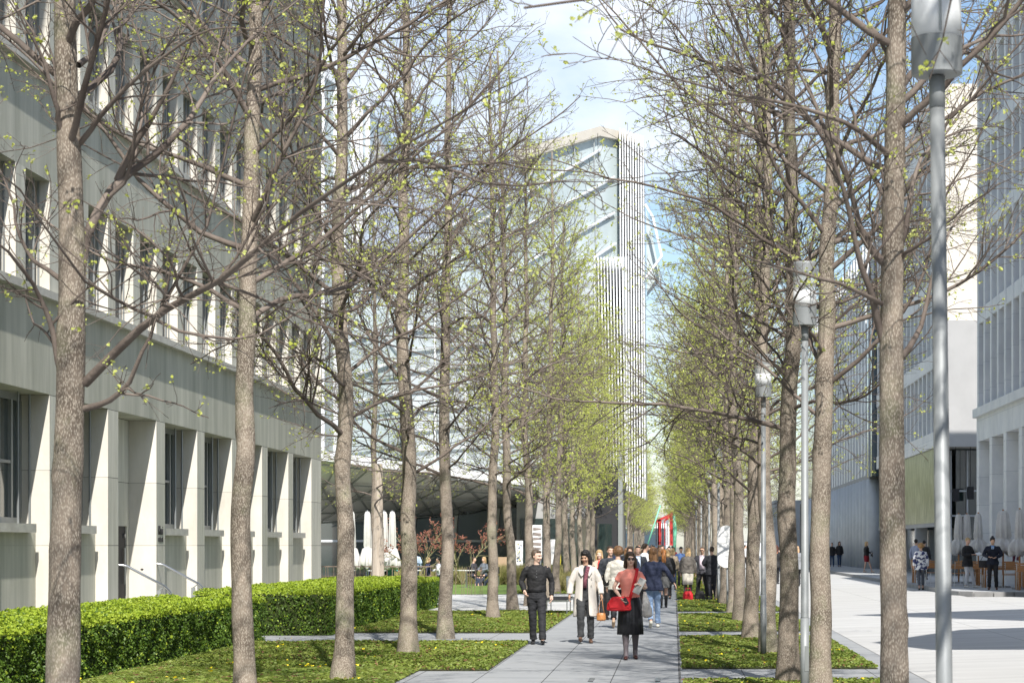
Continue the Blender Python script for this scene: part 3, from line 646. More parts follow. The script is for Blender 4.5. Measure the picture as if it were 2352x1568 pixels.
# unseen building beyond the right frame edge, shaped to throw shade on the road
ob = thing('neighbour_building', 'unseen building beyond the right frame edge, shaped so its shadow falls over the road', 'building', (20,10,.2)); b = _B((20,10,.2))
b.box(9.6,30,2,33.5,.2,12.6); b.build('wall', M['beige'], ob)
b = _B((20,10,.2)); b.prism([(6.6,26.6,12.62),(6.0,29.5,12.62),(8.2,34.0,12.62),(30,34.6,12.62),(30,24,12.62),(9,25,12.62)],(0,0,.5)); b.prism([(8.2,38.4,19.9),(30,39.4,19.9),(30,29,19.9),(11.5,30.6,19.9)],(0,0,.5)); b.box(13,14,30,31,13.2,19.9); b.box(22,23,30,31,13.2,19.9); b.build('shade_slabs', M['greyrender'], ob)  # slabs and props added above view, outlined to cast the wanted road shadows
b = _B((20,10,.2))
for k in range(9):
    for z in (1.2,4.9,8.6): b.box(9.5,9.59,4+3.2*k,6+3.2*k,z,z+2)
b.build('windows', M['glass_dark'], ob)

# ---------------- street furniture ----------------
def lamp():
    t = thing('street_lamp', 'large blurred lamp post at the right, its cylinder head cut by the top edge', 'street lamp', (1.375,11.4,0), 0, 'grey lamp posts along the right row')
    b = B(); b.tube([(0,0,0),(0,0,1.02)], .0475, 20); b.tube([(0,0,1.02),(0,0,1.03),(0,0,4.0)], [.046,.0415,.037], 20); b.build('pole', M['lamp_metal'], t, True)
    b = B(); b.loft([(0,0,0,.10,.10),(0,0,.012,.10,.10)],24); [b.tube([(.078*math.cos(a),.078*math.sin(a),.012),(.078*math.cos(a),.078*math.sin(a),.03)],.008,6) for a in (.8,2.4,3.9,5.5)]; b.build('base_plate', M['frame'], t)
    b = B(); b.box(-.022,.022,-.0505,-.044,.45,.72); b.build('access_door', M['frame'], t)
    b = B(); b.tube([(0,0,4.004),(0,0,4.16)], .040, 20); b.build('collar', M['lamp_metal'], t, True)
    b = B(); b.loft([(0,0,z,r,r) for z,r in ((4.165,.120),(4.17,.128),(4.35,.129),(4.352,.126))], 40); b.build('lower_housing', M['lamp_metal'], t)
    b = B(); b.loft([(0,0,z,r,r) for z,r in ((4.353,.125),(4.54,.125))], 40); b.build('frosted_diffuser', M['lamp_glass'], t, True)
    b = B(); b.loft([(0,0,z,r,r) for z,r in ((4.541,.125),(4.70,.125))], 40, cap=False); b.build('clear_cylinder', M['lamp_clear'], t, True)
    b = B(); b.tube([(.005,-.132,4.36),(.005,-.132,4.70)], .006, 6); b.tube([(-.005,.132,4.36),(-.005,.132,4.70)], .006, 6); b.tube([(0,0,4.54),(0,0,4.70)], .012, 8); b.build('rod', M['frame'], t)
    b = B(); b.loft([(0,0,z,r,r) for z,r in ((4.70,.129),(4.72,.131),(4.83,.129),(4.85,.118),(4.853,.01))], 40); b.build('cap', M['lamp_metal'], t)
    return t
lp = lamp()
ll = ['second lamp post from the right edge, its whole cylinder head in view','third lamp post, slim pole beside the tree in the nearest right bed','fourth lamp post, its pole rising behind the oval white sign']
for i,Yl in enumerate((24.4,36.2)): dup(lp, (1.41+.02*i,Yl,0), .4+i, ll[i])
dup(lp, (1.37,69.5,0), 2, ll[2])
for i,Yl in enumerate((88.0,113.5,139)): dup(lp, (1.37,Yl,0), i, ['fifth lamp post, half hidden among the right row','sixth lamp post, thin grey line among far right trunks','seventh and farthest lamp post of the right row'][i])
lp.rotation_euler = (0, R(-.7), 0)
def bench():
    t = thing('bench', 'flat metal bench with black slats beside the walk, right of the man in black', 'bench', (-3.05,57.9,0))
    b = B(); b.box(-.34,.34,0,.05,.36,.40); b.box(-.34,.34,3.9,3.95,.36,.40); b.box(-.34,-.30,.05,3.9,.36,.40); b.box(.30,.34,.05,3.9,.36,.40); b.build('frame', M['steel'], t)
    b = B()
    for i in range(44): b.box(-.298,.298,.07+.087*i,.12+.087*i,.385,.415)
    b.build('slats', M['black'], t)
    for x in (-.32,.30):
        for y in (0,1.9,3.9): b = B(); b.box(x,x+.025,y,y+.05,0,.36); b.build('leg', M['steel'], t)
bench()
t = thing('litter_bin', 'grey cylindrical litter bin left of the woman in the cream coat', 'litter bin', (P(1310,1330,85).x,85,0))
b = B(); b.loft([(0,0,z,r,r) for z,r in ((0,.13),(.03,.145),(.62,.15))], 28); b.build('body', M['lamp_metal'], t, True)
b = B(); b.loft([(0,0,z,r,r) for z,r in ((.621,.155),(.65,.155),(.652,.13),(.64,.12))], 28); b.build('rim', M['frame'], t)
# oval sign on a post
t = thing('information_sign', 'white capsule shaped sign panel on a grey post in the right row', 'sign', (P(1668,1240,62).x,62,0))
b = B(); w_,zc0,zc1 = .25,1.44,2.10
pts = [(w_*math.cos(a),0,zc1+w_*math.sin(a)) for a in [math.pi*i/14 for i in range(15)]] + [(w_*math.cos(a),0,zc0+w_*math.sin(a)) for a in [math.pi+math.pi*i/14 for i in range(15)]]
b.prism([(p[0],-.03,p[2]) for p in pts],(0,.06,0)); b.build('panel', M['white'], t)
b = B(); b.tube([(.05,.06,0),(.05,.06,1.2)],.045,12); b.build('post', M['lamp_metal'], t, True)
b = B(); 
for i in range(8): b.box(-.18,.14-.05*(i%3),-.036,-.032,2.05-.09*i,2.06-.09*i)
b.build('print', mat('print_grey',(.66,.68,.70)), t)
# drains
def grate(x,Y,lb):
    t = thing('drain_grate', lb, 'drain', (x,Y,.003)); b = B(); b.box(-.035,.035,-.35,.35,0,.006); b.build('slot', M['black'], t)
    b = B()
    for i in range(12): b.box(-.034,.034,-.34+.06*i,-.315+.06*i,.0061,.010)
    b.build('bars', M['steel'], t)
grate(P(1358,1561,30.3).x,30.3,'small slotted drain at the bottom edge, left one'); grate(P(1511,1561,30.3).x,30.3,'small slotted drain at the bottom edge, right one')
t = thing('drain_channel', 'thin slotted drain channel along the right edge of the walk', 'drain', (.085,40,.003)); b = B(); b.box(-.012,.012,-30,60,0,.004); b.build('slot', mat('slot_dark',(.04,.04,.04),.8,(.35,.35,.34),9,stretch=(1,2.5,1),lo=.5,hi=.56), t)
# bar fence
t = thing('bar_fence', 'low fence of thin rusty bars of uneven height in front of the terrace', 'fence', (-10.5,82,0)); r_ = random.Random(5)
b = B(); x = -3.6
while x < 3.7: b.tube([(x,r_.uniform(-.15,.15),0),(x+r_.uniform(-.02,.02),r_.uniform(-.1,.1),1.0+.06*r_.random())], .011, 5); x += r_.choice((.08,.12,.17,.22))
b.build('bars', M['rust'], t)
b = B(); b.box(-3.6,1.8,-.03,.03,1.02,1.06); b.box(-3.6,1.8,-.02,.02,.68,.70); b.build('rail', M['rust'], t)
# red frame and green pole far down the walk
t = thing('red_frame_structure', 'red slatted frame with mint poles far down the walk above the crowd', 'sculpture', (-.2,175,0)); Yq = 175
def q(x,y): v = P(x,y,Yq); return (v.x+.2, 0, v.z)
b = B(); z0 = 0
b.prism([q(1538.5,1175),q(1545,1172),q(1545.5,1252),q(1538.5,1252)],(0,.25,0)); b.prism([q(1528,1190),q(1540,1184),q(1540,1189),q(1528,1196)],(0,.2,0)); b.box(-1.05,-.85,0,.2,0,q(0,1192)[2])
for x in (1516.5,1525.5): v = q(x,1190); b.prism([q(x,1194),q(x+2.6,1192),q(x+2.6,1252),q(x,1252)],(0,.2,0))
b.prism([q(1501,1197),q(1540,1178),q(1540,1184),q(1501,1203)],(0,.15,0)); b.build('red_frame', M['red'], t)
b = B(); b.tube([Vector(q(1484,1262))-Vector((0,.3,0)),Vector(q(1517,1160))-Vector((0,.3,0))],.06,8); b.tube([q(1548,1180),q(1550,1215),q(1549,1275)],[.08,.16,.1],8); b.build('mint_pole', M['green'], t, True)
b = B(); 
for x in (1506,1511,1521,1531): b.prism([q(x,1200),q(x+2.5,1199),q(x+2.5,1252),q(x,1252)],(0,.1,0))
b.build('dark_slats', M['darkframe'], t)
# closed umbrellas
def umbrella(label, loc, zt, zb, wdt, grp, wood=True, seed=0):
    t = thing('closed_umbrella', label, 'umbrella', loc, seed*.7, grp)
    zm = zb + (zt-zb)*.36; b = B()
    prof = [(zb,wdt*.42),(zb+.06,wdt*.52),(zb+.30,wdt*.50),(zm-.06,wdt*.31),(zm,wdt*.22),(zm+.06,wdt*.27),(zm+(zt-zm)*.5,wdt*.24),(zt-.12,wdt*.20),(zt,wdt*.12)]
    v_ = []
    b.loft([(0,0,z,r,r) for z,r in prof], 48, fn=lambda a,u: 1+(.24*(1-u)+.05)*math.sin(a*8+u*1.5)+.06*math.sin(a*3+5*u+seed))
    o = b.build('canopy', M['canvas'], t, True)
    for v in o.data.vertices:
        if v.co.z < zb+.35: v.co.z += .10*math.sin(math.atan2(v.co.y,v.co.x)*4+seed)*(zb+.35-v.co.z)/.35
    b = B(); b.loft([(0,0,zm-.02,wdt*.24,wdt*.24),(0,0,zm+.02,wdt*.24,wdt*.24)],24); b.build('strap', M['canvas'], t)
    b = B(); b.tube([(0,0,0),(0,0,zt+.05)], .032, 10); b.build('pole', M['wood'] if wood else M['frame'], t, True)
    b = B(); b.loft([(0,0,0,.28,.28),(0,0,.06,.28,.28)],4); b.build('base', M['kerb'], t)
    return t
for i,(x,lb) in enumerate(((808,'closed white umbrella right beside the third trunk'),(844,'closed white umbrella between the third trunk and the wrapped tree'),(882,'closed white umbrella mostly hidden behind the wrapped tree'),(901,'closed white umbrella left of the fourth trunk'))):
    umbrella(lb, (P(x,1300,97).x,97,0), 3.25, .85, .62, 'closed white umbrellas on the left terrace', False, i)
UR = [(2202,88,'leftmost closed umbrella of the right terrace, just right of the big lamp pole'),(2221,88,'second closed umbrella on the right terrace, between two others near the arcade corner'),(2247,86,'brightest closed umbrella, behind the woman with papers'),(2304,79,'widest closed umbrella, behind the man with the bow tie'),(2342,76,'closed umbrella at the right edge of the picture')]
for i,(x,Yq_,lb) in enumerate(UR):
    umbrella(lb, (P(x,1300,Yq_).x,Yq_,.33), 2.68, 1.18, .62 if i!=3 else .95, 'closed umbrellas on the right terrace', True, i+3)
# tables and chairs
def chair(label, loc, rz, grp):
    t = thing('terrace_chair', label, 'chair', loc, rz, grp)
    for nme,x,y,z in (('leg',-.22,-.2,.45),('leg',.22,-.2,.45),('leg',-.22,.2,.88),('leg',.22,.2,.88)):
        b = B(); b.tube([(x*1.08,y*1.1,0),(x,y,.45)]+([(x,y+.06,z)] if z>.5 else []), .011, 6); b.build(nme, M['steel'], t)
    b = B(); [b.box(-.22,.22,-.22+.065*i,-.17+.065*i,.445,.465) for i in range(7)]; b.build('seat', M['wood'], t)
    b = B(); [b.box(-.23,.23,.215,.235,.62+.075*i,.675+.075*i) for i in range(4)]; b.build('backrest', M['wood'], t)
    return t
def table(label, loc, rz, grp, w_=.8, l_=1.5):
    t = thing('terrace_table', label, 'table', loc, rz, grp)
    b = B(); [b.box(-l_/2+.1*i,-l_/2+.1*i+.095,-w_/2,w_/2,.71,.745) for i in range(int(l_/.1))]; b.box(-l_/2,l_/2,-w_/2+.03,-w_/2+.06,.62,.70); b.build('tabletop', M['wood'], t)
    for x in (-l_/2+.05,l_/2-.12):
        for y in (-w_/2+.05,w_/2-.12): b = B(); b.box(x,x+.07,y,y+.07,0,.71); b.build('leg', M['wood'], t)
    return t
G1,G2,G3 = 'teak chairs on the right terrace','teak tables on the right terrace','chairs of the left restaurant terrace'
tb = table('teak table behind the woman with papers', (10.55,83.5,.33), 0, G2)
for x,y,lb in ((11.55,79.5,'teak table behind the man with the bow tie'),(12.0,74.6,'teak table at the right edge of the picture'),(10.15,89.5,'teak table just right of the big lamp pole'),(11.3,89.5,'farthest teak table near the arcade corner')): dup(tb,(x,y,.33),0,lb)
ch = chair('teak chair between the big lamp pole and the woman with papers', (9.72,84.6,.33), .3, G1)
CH = [(10.35,82.2,3.3,'teak chair seen below the papers of the woman'),(10.95,82.3,3.0,'teak chair between the woman with papers and the man'),(10.9,78.1,3.14,'teak chair directly right of the man with the bow tie'),(11.6,78.1,3.2,'teak chair in front of the widest umbrella'),(9.55,88.4,1.7,'teak chair left of the big lamp pole'),(10.6,88.3,3.1,'teak chair under the leftmost closed umbrella'),(11.2,86.2,2.7,'teak chair behind the brightest umbrella'),(11.35,73.5,3.0,'teak chair by the right picture edge'),(10.2,85.6,.2,'teak chair at the back of the table behind the woman'),(12.0,81.0,0,'teak chair by the arcade pillars')]
for x,y,a,lb in CH: dup(ch,(x,y,.33),a,lb)
tb2 = thing('cafe_table', 'round cafe table below the leftmost white umbrella', 'table', (-12.6,96,0), 0, 'white tables on the left terrace')
b = B(); b.loft([(0,0,.72,.4,.4),(0,0,.75,.4,.4)],24); b.build('tabletop', M['white'], tb2); b = B(); b.tube([(0,0,0),(0,0,.72)],.03,8); b.loft([(0,0,0,.25,.25),(0,0,.02,.25,.25)],16); b.build('leg', M['steel'], tb2)
for x,y,lb in ((-11.2,97,'round cafe table between the wrapped tree and the fourth trunk'),(-9.9,98,'round cafe table beside the standing man in light blue'),(-8.9,97,'round cafe table right of the fifth trunk'),(-14,97,'round cafe table next to the third trunk')): dup(tb2,(x,y,0),0,lb)
# ---------------- trees ----------------
def build_tree(root, seed, H=14.0, r0=.125, zb=3.0, nprim=36, trunk=None, limbs=(), reach=3.0, leafs=1.0, lsize=.03, dens=1.0, zavoid=()):
    rng = np.random.default_rng(seed)
    if trunk is None:
        k = 26; z = np.linspace(-.05,H,k); x = np.cumsum(rng.normal(size=k)*.032); y = np.cumsum(rng.normal(size=k)*.032); x -= x[0]; y -= y[0]
        tp = np.stack([x,y,z],1)
    else: tp = resample(trunk, 40)
    zz = tp[:,2]; Ht = zz[-1]
    rt = r0*np.clip(1-.82*(np.maximum(zz,0)/Ht)**1.15, .12, 1); rt = rt + r0*.42*np.exp(-np.maximum(zz,0)/.12) + r0*.12*np.exp(-np.maximum(zz,0)/.8)
    # a finely ringed trunk with knots
    K = 90; q = resample(tp, K); qr = np.interp(q[:,2], zz, rt); S = 18; V = []
    kn = [(rng.uniform(.8,Ht*.7), rng.uniform(0,6.28), rng.uniform(.008,.018)) for _ in range(16)]
    for i in range(K):
        for j in range(S):
            a = 2*math.pi*j/S; r = qr[i]*(1+.05*noise.noise(Vector((math.cos(a)*1.3, math.sin(a)*1.3, q[i,2]*1.1+seed)))+.02*math.sin(q[i,2]*9+seed))
            for (kz,ka,kh) in kn:
                dz = (q[i,2]-kz)/.06; da = math.atan2(math.sin(a-ka),math.cos(a-ka))/.5
                if abs(dz) < 3: r += kh*math.exp(-dz*dz-da*da)
            V.append((q[i,0]+math.cos(a)*r, q[i,1]+math.sin(a)*r, q[i,2]))
    Fc = [(i*S+j, i*S+(j+1)%S, (i+1)*S+(j+1)%S, (i+1)*S+j) for i in range(K-1) for j in range(S)] + [tuple((K-1)*S+j for j in range(S))]
    mk('trunk', V, Fc, M['bark'], root, True)
    # primaries
    PV, PF, off = [], [], 0
    KP = 16; prim, prr = [], []
    for L_ in limbs:
        pts, r = L_; c = resample(pts, KP)
        c[1:] += np.cumsum(rng.normal(size=(KP-1,3))*.010,axis=0)
        prim.append(c); prr.append(r*.86*(1-.93*np.linspace(0,1,KP)**.75))
    g = rng.uniform(0,6.28); zs = []
    for i in range(nprim):
        u = (i+rng.random()*.8)/nprim; z = zb + (Ht-zb-.3)*u**1.0; g += 2.4+rng.normal()*.4
        if any(a0 < z < a1 for a0,a1 in zavoid): continue
        ln = reach*(1-.58*u**1.9)*(.75+.5*rng.random()); el = R(12+28*rng.random()+20*u)
        d = np.array([[math.cos(g)*math.cos(el), math.sin(g)*math.cos(el), math.sin(el)]])
        base = np.array([[np.interp(z,zz,tp[:,0]), np.interp(z,zz,tp[:,1]), z]]); rb = np.interp(z,zz,rt)
        c = grow(base, d, np.array([ln]), KP, rng, .11, .012)[0]
        prim.append(c); prr.append(min(rb*.44,(.007+.0066*ln))*(1-.82*np.linspace(0,1,KP)**.75))
    P1 = np.array(prim); R1 = np.array(prr)
    P2,R2 = children(P1,R1,.165/dens,rng,.42,8,(.5,1.0),.16,.15,.03,.5,.25,flat=.6,minr=.0028)
    P3,R3 = children(P2,R2,.125/dens,rng,.45,5,(.5,1.05),.12,.14,.05,.6,.12,minr=.0022)
    P4,R4 = children(P3,R3,.13/dens,rng,.55,3,(.5,1.0),.2,.12,.06,.7,.07,minr=.0016)
    o_ = 0
    for (p_,r_,s_) in ((P1,R1,8),(P2,R2,5),(P3,R3,3),(P4,R4,3)):
        v,f = tubes_np(p_,r_,s_); PV.append(v); PF.append(f+o_); o_ += len(v)
    mk('branches', np.concatenate(PV), np.concatenate(PF), M['twig'], root, True)
    tips = np.concatenate([P4[:,-1], P3[:,-1], P2[:,-1], P3[:,3], P4[:,1]])
    tips = tips[rng.random(len(tips)) < .42*leafs]
    tips = np.repeat(tips, rng.integers(1,5,len(tips)), axis=0)
    tips = tips + rng.normal(size=tips.shape)*.014
    v,f = leaf_quads(tips, rng, lsize, up=.2, aspect=.8)
    mk('leaves', v, f, M['leaf'], root)
    return root
def px_path(pts, Y, bx, by=0.0):
    """limb path: survey points (x, y, depth offset) -> coordinates local to the tree base"""
    o = []
    for q in pts:
        d = q[2] if len(q) > 2 else 0.0
        v = P(q[0], q[1], Y + d); o.append((v.x-bx, v.y-Y, v.z))
    return o
G_L = 'tulip trees in the row left of the walk'; G_R = 'tulip trees in the row right of the walk'
# nearest left tree, its own limbs
Y1 = 16.1; bx = -4.35
t = thing('tulip_tree', 'leftmost trunk, pale and mottled, in front of the hedge and stone building', 'tree', (bx,Y1,0), group=G_L)
tr = px_path([(141,1850),(143,1568),(152,1200),(163,900),(168,560),(156,300),(148,50),(150,-500),(160,-1200),(165,-1900)], Y1, bx)
lm = [([(160,905),(132,868),(116,760),(88,690),(50,630,-.3),(0,590,-.5),(-120,480,-1)], .036),
      ([(195,938),(240,930,-.1),(285,905,-.2),(315,850,-.3),(358,770,-.4),(375,690,-.5),(395,600,-.6),(440,480,-.7)], .030),
      ([(195,880),(235,840),(290,770,-.2),(340,715,-.4),(420,682,-.7),(500,655,-1),(560,612,-1.3),(700,490,-1.9),(800,435,-2.3),(870,372,-2.6),(960,340,-2.9),(1080,250,-3.3),(1240,170,-3.7)], .042),
      ([(870,372,-2.6),(960,362,-2.8),(1030,375,-3),(1095,425,-3.2),(1200,440,-3.5),(1330,428,-3.8),(1480,432,-4.1)], .015),
      ([(185,610),(205,540,.1),(222,470,.2),(258,425,.3),(310,400,.4),(400,330,.6),(450,255,.8),(492,160,1),(560,85,1.2),(640,20,1.4),(720,-60,1.6)], .052),
      ([(270,415,.3),(312,330,.2),(352,270,.1),(430,120,0),(500,10,-.1),(540,-90,-.2)], .034),
      ([(150,330),(112,210,-.2),(80,120,-.3),(40,50,-.5),(-30,-60,-.7)], .030),
      ([(183,330),(250,240,-.3),(330,160,-.5),(420,90,-.8),(520,60,-1.1),(640,90,-1.5)], .026),
      ([(150,650),(60,600,.3),(20,450,.6),(-40,260,.8)], .026),
      ([(180,150),(260,60,.4),(350,-40,.8)], .03)]
lm = [(px_path(a,Y1,bx), b) for a,b in lm]
build_tree(t, 11, r0=.118, trunk=tr, limbs=lm, nprim=30, zb=4.6, reach=3.2, leafs=.5, dens=.95, lsize=.026)
# nearest right tree
Y2 = 15.4; bx2 = 1.50
t = thing('tulip_tree', 'big pale knotted trunk between the two lamp posts, nearest of the right row', 'tree', (bx2,Y2,0), group=G_R)
tr = px_path([(2056,1870),(2055,1568),(2050,1200),(2046,800),(2054,400),(2060,100),(2062,-300),(2060,-1000),(2070,-2000)], Y2, bx2)
lm = [([(2035,610),(2019,590),(1991,560,-.1),(1966,515,-.2),(1951,465,-.3),(1931,390,-.4),(1896,300,-.5),(1846,180,-.6),(1806,100,-.7),(1760,0,-.8)], .034),
      ([(2046,462),(2031,445),(2001,400,.1),(1976,345,.2),(1956,280,.3),(1941,220,.4),(1926,110,.5),(1896,20,.6)], .026),
      ([(2030,790),(2016,750),(1996,665,-.1),(1971,575,-.2),(1956,500,-.3),(1925,400,-.4),(1890,290,-.5),(1800,190,-.8),(1640,130,-1.4)], .032),
      ([(2070,235),(2121,185),(2211,110,.1),(2276,82,.2),(2351,95,.3),(2450,60,.4)], .030),
      ([(2065,575),(2088,525),(2096,475),(2094,410),(2150,320,.2),(2260,280,.5),(2350,300,.8)], .026),
      ([(2065,600),(2150,555,-.3),(2250,470,-.6),(2350,430,-.9)], .020),
      ([(2070,820),(2115,760,.3),(2130,600,.5),(2180,500,.8),(2300,380,1.2)], .028),
      ([(2030,700),(1960,660,-.5),(1800,610,-1.0),(1650,560,-1.5),(1560,500,-2)], .022),
      ([(2050,360),(1990,300,-.3),(1800,230,-.8),(1600,190,-1.2),(1420,120,-1.6),(1330,60,-2)], .026),
      ([(2060,160),(2000,60,.3),(1900,-30,.6)], .026)]
lm = [(px_path(a,Y2,bx2), b) for a,b in lm]
build_tree(t, 12, r0=.098, trunk=tr, limbs=lm, nprim=26, zb=4.3, reach=3.0, leafs=.55, dens=.95, lsize=.026)
# off-frame neighbours whose limbs hang into the picture, and the generic trees
def gen(seed, loc, label, grp, rz=0, **k):
    t = thing('tulip_tree', label, 'tree', loc, rz, grp); return build_tree(t, seed, **k)
XL, XR = -4.36, 1.51
Ls = [22.9,29.9,37.1,43.7,55.0,61.8,67.5,76.6,84.5,91.4,98.4,105,114,120,126,133]
Rs = [25.4,29.4,37.1,42.9,53.0,59.6,67.5,74.2,82,88.5,96.5,103,111,118,126,133,141,148,156,163]
protos = []
lab = {('L',0):'second trunk from the left edge, standing at the hedge corner', ('L',1):'third trunk from the left edge, round knot at mid height, in the nearest left bed',
 ('L',2):'fourth trunk from the left edge, at the back of the nearest left bed', ('R',0):'grooved trunk just right of the second lamp post',
 ('R',1):'greenish grey trunk just left of the second lamp post', ('R',2):'slender trunk beside the third lamp post'}
cfg = [dict(r0=.108,zb=3.9,nprim=42,reach=3.7,leafs=.5,dens=1.0), dict(r0=.118,zb=3.2,nprim=46,reach=3.6,leafs=.55,dens=1.0),
       dict(r0=.120,zb=3.1,nprim=46,reach=3.7,leafs=.42,dens=1.05), dict(r0=.128,zb=3.3,nprim=50,reach=3.6,leafs=.55,dens=1.0)]
near = [('L',0,22.9,XL,cfg[0]),('R',0,25.4,1.63,cfg[1]),('L',1,29.9,XL-.02,cfg[2]),('R',1,29.4,XR-.01,cfg[3])]
for n,(sd_,i,Yt,X,c) in enumerate(near):
    protos.append(gen(30+n, (X,Yt,0), lab[(sd_,i)], G_L if sd_=='L' else G_R, lsize=.026, **c))
farp = gen(41, (XL,37.1,0), lab[('L',2)], G_L, r0=.135, zb=2.9, nprim=44, reach=3.4, leafs=.5, lsize=.031, dens=1.05)
farp2 = gen(42, (XR+.05,37.1,0), lab[('R',2)], G_R, r0=.125, zb=2.9, nprim=44, reach=3.3, leafs=.6, lsize=.031, dens=1.0)
farl = gen(43, (XL,98.4,0), 'leafy distant tree, first to stand left of the corner column of the glass building', G_L, r0=.13, zb=2.8, nprim=44, reach=3.4, leafs=2.3, lsize=.042, dens=.8)
farl2 = gen(44, (XR,67.5,0), 'leafy tree right behind the dark suited man', G_R, r0=.13, zb=2.8, nprim=44, reach=3.3, leafs=2.1, lsize=.040, dens=.8)
allp = protos + [farp, farp2]
words_ = ['fourth','fifth','sixth','seventh','eighth','ninth','tenth','eleventh','twelfth','thirteenth','fourteenth','fifteenth','sixteenth','seventeenth','eighteenth','nineteenth','twentieth','twenty-first','twenty-second','twenty-third']
rr = random.Random(3)
for side, X, ys, grp in (('left', XL, Ls[3:], G_L), ('right', XR, Rs[3:], G_R)):
    for i,Yt in enumerate(ys):
        if Yt in (98.4,) and side=='left' or Yt == 67.5 and side=='right': continue
        p_ = [farp, farp2, protos[2], protos[3], farp, farp2][rr.randrange(6)] if Yt < 62 else (farp, farl, farl2)[rr.randrange(3)] if Yt < 85 else (farl, farl2)[rr.randrange(2)]
        k = i + (1 if side=='left' else 1)
        if side == 'left':
            nm = ['tree whose base rests in the second left bed beside the hedge end','tree in the middle of the second left bed, left of the man in black','tree at the back of the second left bed, close to the man in black','tree hidden at its foot behind the man in black','tree just right of the head of the man in black'] 
        else:
            nm = ['tree at the back of the first bed right of the third lamp post','pale trunk to the right of the oval white sign','trunk hiding the right edge of the oval white sign','trunk at which the dark suited man stands','slim trunk behind the group standing on the right bed']
        lb = nm[i] if i < len(nm) else f'distant leafing tree, {words_[k+1]} from the camera in the {side} row'
        s_ = .96+.1*rr.random()
        dd_ = dup(p_, (X+rr.uniform(-.06,.06),Yt,0), rr.uniform(0,6.28), lb, (s_,s_,s_*rr.uniform(.95,1.05)), grp); dd_.rotation_euler.x = R(rr.uniform(-1.1,1.1)); dd_.rotation_euler.y = R(rr.uniform(-1.1,1.1))
for side, X, ys, grp in (('left', XL, [212+7.4*i for i in range(16)], 'far trees where the left row continues beyond the glass building'), ('right', XR, [171+7.4*i for i in range(20)], 'far trees at the end of the right row')):
    for Yt in ys:
        dup([farl,farl2][rr.randrange(2)], (X+rr.uniform(-.1,.1),Yt,0), rr.uniform(0,6.28), f'tiny far tree whose trunk merges with its neighbours at the end of the {side} row', 1.0, grp)
dup(protos[1], (XL,9.2,0), 3.0, 'tree beyond the left frame edge, only blurred twigs reaching in at the top left', 1.0, G_L)
dup(protos[0], (XR+.1,7.9,0), .9, 'tree beyond the right frame edge, its green tipped twigs reach in behind the big lamp', 1.0, G_R)
# trees away from the walk
bk = dup(farp2, (P(868,1300,75).x,75,0), 1.0, 'tree with its trunk wrapped in split bamboo, in front of the closed umbrellas', 1.0, 'single trees by the glass building'); bk.name = 'wrapped_tree'
wb = B(); wb.loft([(0,0,z,.20-.012*z+ (.012 if z<2.4 else 0),.20-.012*z+(.012 if z<2.4 else 0)) for z in (0,.8,1.6,2.39,2.4,3.2,4.0,4.5)], 40, fn=lambda a,t:1+.05*(math.sin(a*20)>0))
wb.build('bamboo_wrap', mat('bamboo_wrap',(.36,.30,.24),.9,(.48,.42,.35),4,.5,20,stretch=(6,6,.4)), bk)
dup(protos[3], (-15.0,84,0), 2.2, 'tree half hidden by the stone building corner, its twigs show beside the corner', (1,1,.95), 'single trees by the glass building')
for i,(xx,yy) in enumerate(((7.4,215),(9.5,235),(12,250),(6.6,262),(10,280))):
    dup(farp, (xx,yy,0), i*1.3, 'bare brownish tree beyond the far end of the bright road', (1.3,1.3,1.1), 'brownish trees at the far end of the road')
# red-budded shrubs
def red_shrub(loc, label, seed, s=1.0):
    t = thing('japanese_maple', label, 'shrub', loc, 0, 'red budded shrubs behind the fence', s)
    rng = np.random.default_rng(seed); n = 5
    st = np.zeros((n,3)); a = np.arange(n)*1.26+seed; d = np.stack([np.cos(a)*.45,np.sin(a)*.45,np.ones(n)],1)
    P1 = grow(st,d,np.full(n,2.9),12,rng,.12,.0); R1 = np.tile(.032*(1-.8*np.linspace(0,1,12)),(n,1))
    P2,R2 = children(P1,R1,.16,rng,.42,8,(.4,.9),.25,.13,.03,.6,.3); P3,R3 = children(P2,R2,.2,rng,.45,5,(.4,1.0),.2,.14,.03,.6,.15,minr=.004)
    PV=[];PF=[];o_=0
    for (p_,r_,s_) in ((P1,R1,7),(P2,R2,4),(P3,R3,3)):
        v,f = tubes_np(p_,r_,s_); PV.append(v); PF.append(f+o_); o_+=len(v)
    mk('stems', np.concatenate(PV), np.concatenate(PF), mat('pale_stem',(.26,.24,.13),.8), t, True)
    tp_ = np.concatenate([P3[:,-1],P2[:,-1],P3[:,3]]); tp_ = tp_[tp_[:,2]>1.3]; tp_ = np.repeat(tp_,3,axis=0)+rng.normal(size=(len(tp_)*3,3))*.05
    v,f = leaf_quads(tp_, rng, .085, aspect=.5); mk('leaves', v, f, M['redleaf'], t)
red_shrub((P(952,1300,98).x,98,0), 'red budded shrub between the fourth and fifth trunks from the left', 5, 1.15)
red_shrub((P(1062,1300,104).x,104,0), 'red budded shrub right of the fifth trunk, on the edge of the lawn', 8, 1.15)
